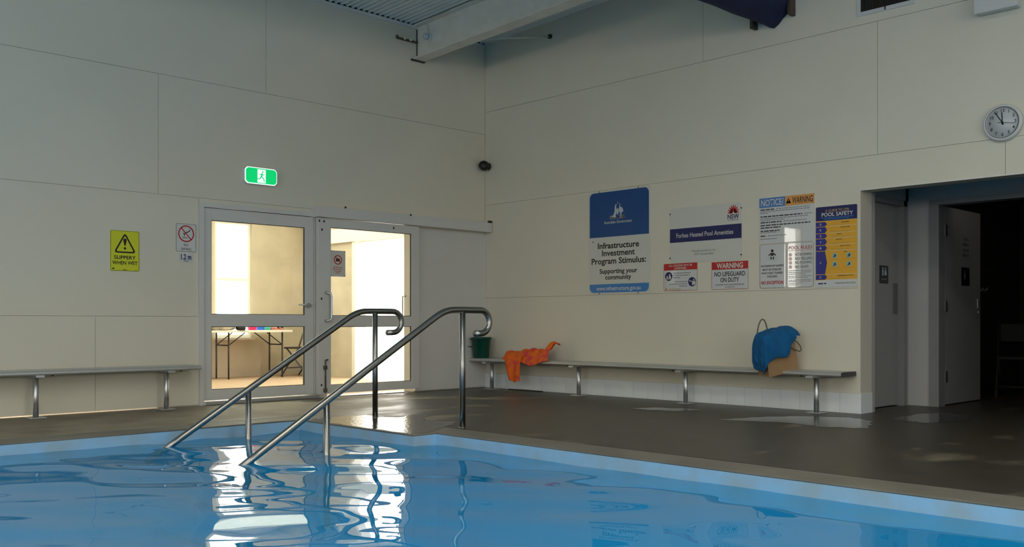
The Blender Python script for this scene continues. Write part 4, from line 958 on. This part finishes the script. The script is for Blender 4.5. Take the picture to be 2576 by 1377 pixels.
# orange towel
def cloth(name, fn, nu, nv, m, parent=None, thick=0.008, fixn=True):
    vs = [fn(u/nu, v/nv) for u in range(nu+1) for v in range(nv+1)]
    fs = [(u*(nv+1)+v, (u+1)*(nv+1)+v, (u+1)*(nv+1)+v+1, u*(nv+1)+v+1) for u in range(nu) for v in range(nv)]
    o = MB().add(vs, fs, True).build(name, m, parent, fixn=True)
    md = o.modifiers.new('solid', 'SOLIDIFY'); md.thickness = thick; md.offset = 0
    md2 = o.modifiers.new('sub', 'SUBSURF'); md2.levels = 1; md2.render_levels = 1
    return o
def lerp(a, b, t): return a+(b-a)*t
def hump(t, c, w): return math.exp(-((t-c)/w)**2)
e = empty('towel', (8.15, 8.0, 0.388)); tag(e, 'crumpled orange and pink towel hanging over the bench edge', 'towel')
def tw1(u, v):
    # u along the bench (0 = bucket end), v from the wall over to the front
    y = lerp(8.42, 7.64, u) + 0.03*math.sin(6*v+4*u)
    back = 8.25+0.03*math.sin(5*u); front = 8.025-0.015*math.sin(9*u)-0.02*hump(u, 0.5, 0.2)
    x = lerp(back, front, v)
    RG = [(0, 0.055), (0.2, 0.075), (0.35, 0.098), (0.5, 0.108), (0.7, 0.115), (0.84, 0.19), (0.92, 0.29), (1.0, 0.25)]
    ridge = next(h0+(h1-h0)*(u-a0)/(a1-a0) for (a0, h0), (a1, h1) in zip(RG, RG[1:]) if u <= a1+1e-9)
    prof = math.sin(math.pi*min(1, 0.18+v*0.80))**0.7
    if u > 0.7: prof *= (1-0.75*v)
    fold = 0.006*math.sin(31*u+9*v+2*math.sin(6*u))+0.014*math.sin(15*v-11*u)+0.009*math.sin(24*v+17*u)
    z = 0.398+max(0.0, ridge*prof+fold*prof)
    if v > 0.82:
        s_ = (v-0.82)/0.18; z = lerp(z, 0.395-0.05*hump(u, 0.7, 0.15)-0.03*math.sin(3*u), s_); x = lerp(x, front-0.012, s_)
    return (x, y, z)
cloth('heap', tw1, 36, 18, 'orange_towel', e)
def tw2(u, v):
    # the flap hanging down in front of the bench
    y0 = lerp(8.44, 8.28, v**0.8)-0.02*v; y1 = lerp(8.02, 8.09, v)
    y = lerp(y0, y1, u); 
    if v < 0.3:
        s_ = v/0.3; x = lerp(8.16, 8.015, s_); z = 0.45+0.035*math.sin(math.pi*min(1, s_*1.3)*0.5+1.0)-0.05*s_**3
    else:
        s_ = (v-0.3)/0.7; x = 8.008-0.02*math.sin(3*s_); z = 0.43-0.315*s_-0.03*abs(u-0.55)*s_*-1.2
    x += 0.016*math.sin(11*u+3*v)*min(1, v*2); z += 0.008*math.sin(9*u)
    return (x, y, z)
cloth('hanging_flap', tw2, 18, 26, 'orange_towel', e)
# paper bag with blue towel
bag_o = Vector((8.085, 4.685, 0.365))
e = empty('paper_bag', bag_o); tag(e, 'brown paper carrier bag leaning on the far end of the bench', 'bag')
Mx = Matrix.Translation(bag_o) @ Matrix.Rotation(R(-13), 4, 'Y') @ Matrix.Rotation(R(65), 4, 'Z')
def bagpt(a, b, c): return tuple(Mx @ Vector((a, b, c)))
m = MB(); HW, HD, HT = 0.085, 0.165, 0.36
lev = [(0, 1.0), (0.10, 1.0), (0.22, 0.98), (HT, 0.95)]
vs = []
for z, s_ in lev:
    gus = 0.028*(z/HT)
    vs += [bagpt(-HW*s_, -HD*s_, z), bagpt(-HW*s_-0.006, 0, z), bagpt(-HW*s_, HD*s_, z), bagpt(0, HD*s_-gus, z), bagpt(HW*s_, HD*s_, z), bagpt(HW*s_, 0, z), bagpt(HW*s_, -HD*s_, z), bagpt(0, -HD*s_+gus, z)]
fs = [(i*8+k, i*8+(k+1) % 8, (i+1)*8+(k+1) % 8, (i+1)*8+k) for i in range(3) for k in range(8)] + [(7, 6, 5, 4, 3, 2, 1, 0)]
bg_ = m.add(vs, fs).build('bag_body', 'kraft_paper', e); md = bg_.modifiers.new('solid', 'SOLIDIFY'); md.thickness = 0.003
MB().tube([bagpt(HW*0.9+0.01*math.sin(math.pi*k/14), 0.085+0.062*math.cos(math.pi*k/14)-0.035*math.sin(math.pi*k/14), HT-0.05+0.205*math.sin(math.pi*k/14)) for k in range(15)], 0.0065, 8).build('handle', 'paper_handle', e)
MB().tube([bagpt(-HW-0.010, -0.045, HT-0.085), bagpt(-HW-0.016, -0.085, HT-0.115), bagpt(-HW-0.020, -0.135, HT-0.155), bagpt(-HW-0.018, -0.185, HT-0.185), bagpt(-HW-0.006, -0.215, HT-0.180), bagpt(-HW+0.004, -0.215, HT-0.140), bagpt(-HW-0.004, -0.180, HT-0.095), bagpt(-HW-0.008, -0.135, HT-0.055)], 0.0055, 8).build('handle', 'paper_handle', e)
e = empty('towel', bag_o + Vector((0, 0, 0.15))); tag(e, 'blue towel bundled over the top of the brown paper bag', 'towel')
HEM = [(0, 0.16), (50, 0.24), (90, 0.29), (125, 0.28), (150, 0.215), (172, 0.195), (180, 0.235), (186, 0.22), (191, 0.10), (205, 0.060), (235, 0.055), (270, 0.075), (305, 0.10), (360, 0.16)]
def hem_at(d):
    for (a0, h0), (a1, h1) in zip(HEM, HEM[1:]):
        if a0 <= d <= a1:
            t = (d-a0)/(a1-a0); t = t*t*(3-2*t); return h0+(h1-h0)*t
    return HEM[-1][1]
def tw3(u, v):
    a = 2*math.pi*u; hem = hem_at((u*360) % 360)
    c_, s2 = math.cos(a), math.sin(a)
    sup = lambda q: math.copysign(abs(q)**0.50, q)
    rad = math.sin(min(1, v*1.5)*math.pi/2)
    wob = 1+0.045*math.sin(6*a+1.3)*v+0.03*math.sin(11*a)*v
    out = 0.026+0.03*max(0, (v-0.4))*(1+0.5*math.sin(9*a))
    x = (HW+out)*rad*sup(c_)*wob; y = (HD+out+0.006)*rad*sup(s2)*wob
    top = HT+0.050-0.020*(y/HD)*(1 if y > 0 else 0.2)+0.012*math.sin(3*a)*v
    z = top-0.030*rad**6-hem*max(0, (v-0.42)/0.58)**1.05+0.010*math.sin(8*a+2)*v
    return bagpt(x, y, z)
cloth('draped_cloth', tw3, 72, 18, 'blue_towel', e, 0.012)
def tw4(u, v):
    x = lerp(-0.080, 0.050, u); z = lerp(0.20, 0.030+0.05*u, v)
    return bagpt(x-0.012*math.sin(5*v), HD+0.030+0.012*math.sin(8*u+2*v)+0.01*math.sin(4*v), z)
cloth('hanging_fold', tw4, 14, 14, 'blue_towel', e, 0.012)
# dark rubber mat on the floor under the bench
m = MB()
pl = [(8.24+0.05*math.cos(a)*(1+0.25*math.sin(3*a)), 8.22+0.26*math.sin(a)*(1+0.15*math.cos(4*a))) for a in [2*math.pi*k/26 for k in range(26)]]
o = m.prism([(x, y) for x, y in pl], lambda a, b, d: (a, b, d), 0.0, 0.012).build('floor_cloth', 'black_plastic'); tag(o, 'black crumpled cloth on the floor below the orange towel', 'cloth')

# ================================================================== CORRIDOR THINGS
e = empty('trestle_table', (7.2, 13.1, 0)); tag(e, 'white folding trestle table with dark legs beyond the glass door', 'table')
MB().box(5.75, 7.78, 12.80, 13.38, 0.690, 0.722, bev=0.006).build('tabletop', 'table_top', e)
for X in (6.78, 7.67):
    for Y in (12.92, 13.30): MB().tube([(X, Y, 0.0), (X, Y, 0.69)], 0.0125, 8).build('leg', 'dark_metal', e)
    MB().tube([(X, 12.92, 0.50), (X, 13.30, 0.50)], 0.010, 8).build('crossbar', 'dark_metal', e)
    sg = 1 if X < 7 else -1
    for Y in (12.92, 13.30): MB().tube([(X, Y, 0.50), (X+sg*0.26, Y, 0.685)], 0.008, 8).build('brace', 'dark_metal', e)
ZT = 0.723
def lump(name, m, c, r, seed, label, cat, sq=(1, 1, 1), group=None):
    rr = random.Random(seed); bm = bmesh.new(); bmesh.ops.create_icosphere(bm, subdivisions=3, radius=1)
    ph = [rr.uniform(0, 6) for _ in range(6)]
    for v in bm.verts:
        x, y, z = v.co; k_ = 1+0.13*math.sin(4*x+ph[0])+0.11*math.sin(5*y+ph[1]+3*z)+0.07*math.sin(9*x+7*z+ph[2])
        v.co = Vector((x*r*sq[0]*k_, y*r*sq[1]*k_, max(z*k_, -0.55)*r*sq[2]))
    lo = min(v.co.z for v in bm.verts)
    bmesh.ops.translate(bm, vec=(c[0], c[1], c[2]-lo), verts=bm.verts)
    o = MB().bm(bm, True).build(name, m); return tag(o, label, cat, group)
mat('cream_cloth', (0.62, 0.56, 0.42, 1), 0.9, var=0.55, vscale=9, bump=0.3, bscale=20)
mat('pink_pack', (0.72, 0.02, 0.16, 1), 0.5, var=0.2, vscale=20); mat('blue_pack', (0.02, 0.12, 0.66, 1), 0.45); mat('teal_pack', (0.08, 0.55, 0.50, 1), 0.5, var=0.3, vscale=20); mat('coral_pack', (0.62, 0.22, 0.14, 1), 0.6)
lump('tote_bag', 'cream_cloth', (6.62, 12.93, ZT), 0.17, 3, 'cream patterned cloth bag slumped on the trestle table', 'bag', (1.6, 0.8, 0.62))
bl = lump('black_strap_bag', 'black_plastic', (6.93, 12.84, ZT), 0.085, 8, 'black cloth bag drooping off the trestle table edge', 'bag', (0.95, 0.8, 0.75))
lump('pink_bundle', 'pink_pack', (7.235, 13.06, ZT), 0.062, 5, 'bright pink bundle on the trestle table', 'bundle', (0.95, 0.8, 1.0))
e = empty('blue_box', (7.37, 13.08, ZT)); tag(e, 'small royal blue box on the trestle table', 'box')
MB().box(7.325, 7.42, 13.03, 13.13, ZT, ZT+0.075, bev=0.004).build('box_body', 'blue_pack', e); MB().box(7.322, 7.423, 13.027, 13.133, ZT+0.075, ZT+0.095, bev=0.004).build('lid', 'blue_pack', e)
lump('teal_bundle', 'teal_pack', (7.49, 13.08, ZT), 0.058, 6, 'pale teal bundle right of the blue box on the table', 'bundle', (1.0, 0.8, 0.95))
e = empty('coral_tray', (7.66, 13.08, ZT)); tag(e, 'low coral tray of small things at the table end', 'tray')
MB().box(7.555, 7.76, 13.0, 13.16, ZT, ZT+0.018, bev=0.003).build('tray_base', 'coral_pack', e)
for k in range(6): MB().tube([(7.575+0.028*k, 13.02, ZT+0.027), (7.58+0.026*k, 13.14, ZT+0.032)], 0.009, 8).build('crayon', ('coral_pack', 'pink_pack', 'table_top')[k % 3], e)
e = empty('sunglasses', (7.69, 13.0, ZT)); tag(e, 'dark folded sunglasses on the tray at the table end', 'glasses')
for x in (7.64, 7.70):
    MB().prism(disc(x, 0.0, 0.024, 14), lambda a, b, d: (a, 12.985+d, ZT+0.052+b), 0, 0.004).build('lens', 'black_plastic', e)
MB().tube([(7.665, 12.987, ZT+0.058), (7.675, 12.987, ZT+0.058)], 0.004, 6).tube([(7.726, 12.99, ZT+0.055), (7.77, 13.06, ZT+0.03)], 0.004, 6).build('temple_arm', 'black_plastic', e)
def folding_chair(name, loc, rot, label, m, sc=1.0):
    e = empty(name, loc, (0, 0, rot)); tag(e, label, 'chair')
    def T(mb, nm): return mb.build(nm, m, e, local=True)
    T(MB().box(-0.20, 0.20, -0.20, 0.20, 0.43, 0.455, bev=0.008), 'seat')
    T(MB().box(-0.20, 0.20, 0.235, 0.262, 0.62, 0.82, bev=0.008), 'backrest')
    for x in (-0.215, 0.215):
        T(MB().tube([(x, -0.24, 0.0), (x, 0.10, 0.44), (x, 0.25, 0.85)], 0.012, 8), 'leg')
        T(MB().tube([(x*0.9, 0.27, 0.0), (x*0.9, -0.15, 0.44)], 0.012, 8), 'leg')
    T(MB().tube([(-0.215, -0.14, 0.13), (0.215, -0.14, 0.13)], 0.009, 8), 'stretcher')
    T(MB().tube([(-0.195, 0.18, 0.10), (0.195, 0.18, 0.10)], 0.009, 8), 'stretcher')
    return e
folding_chair('folding_chair', (8.06, 12.98, 0), R(200), 'dark grey folding chair at the right end of the trestle table', 'chair_dark')
folding_chair('folding_chair', (11.35, 3.62, 0), R(-75), 'black folding chair barely visible in the dark changing room', 'chair_black')
# hook rail added to catch a glint in the changing room
e = empty('glint_rail', (12.0, 4.29, 1.2)); tag(e, 'added shiny hook rail standing in for a glint on the changing room wall', 'hook rail')
MB().box(11.75, 12.25, 4.285, 4.299, 1.21, 1.245).build('backplate', 'aluminium', e)
for k in range(4): MB().tube([(11.82+0.12*k, 4.285, 1.232), (11.82+0.12*k, 4.25, 1.226), (11.82+0.12*k, 4.24, 1.26)], 0.007, 8).build('hook', 'aluminium', e)
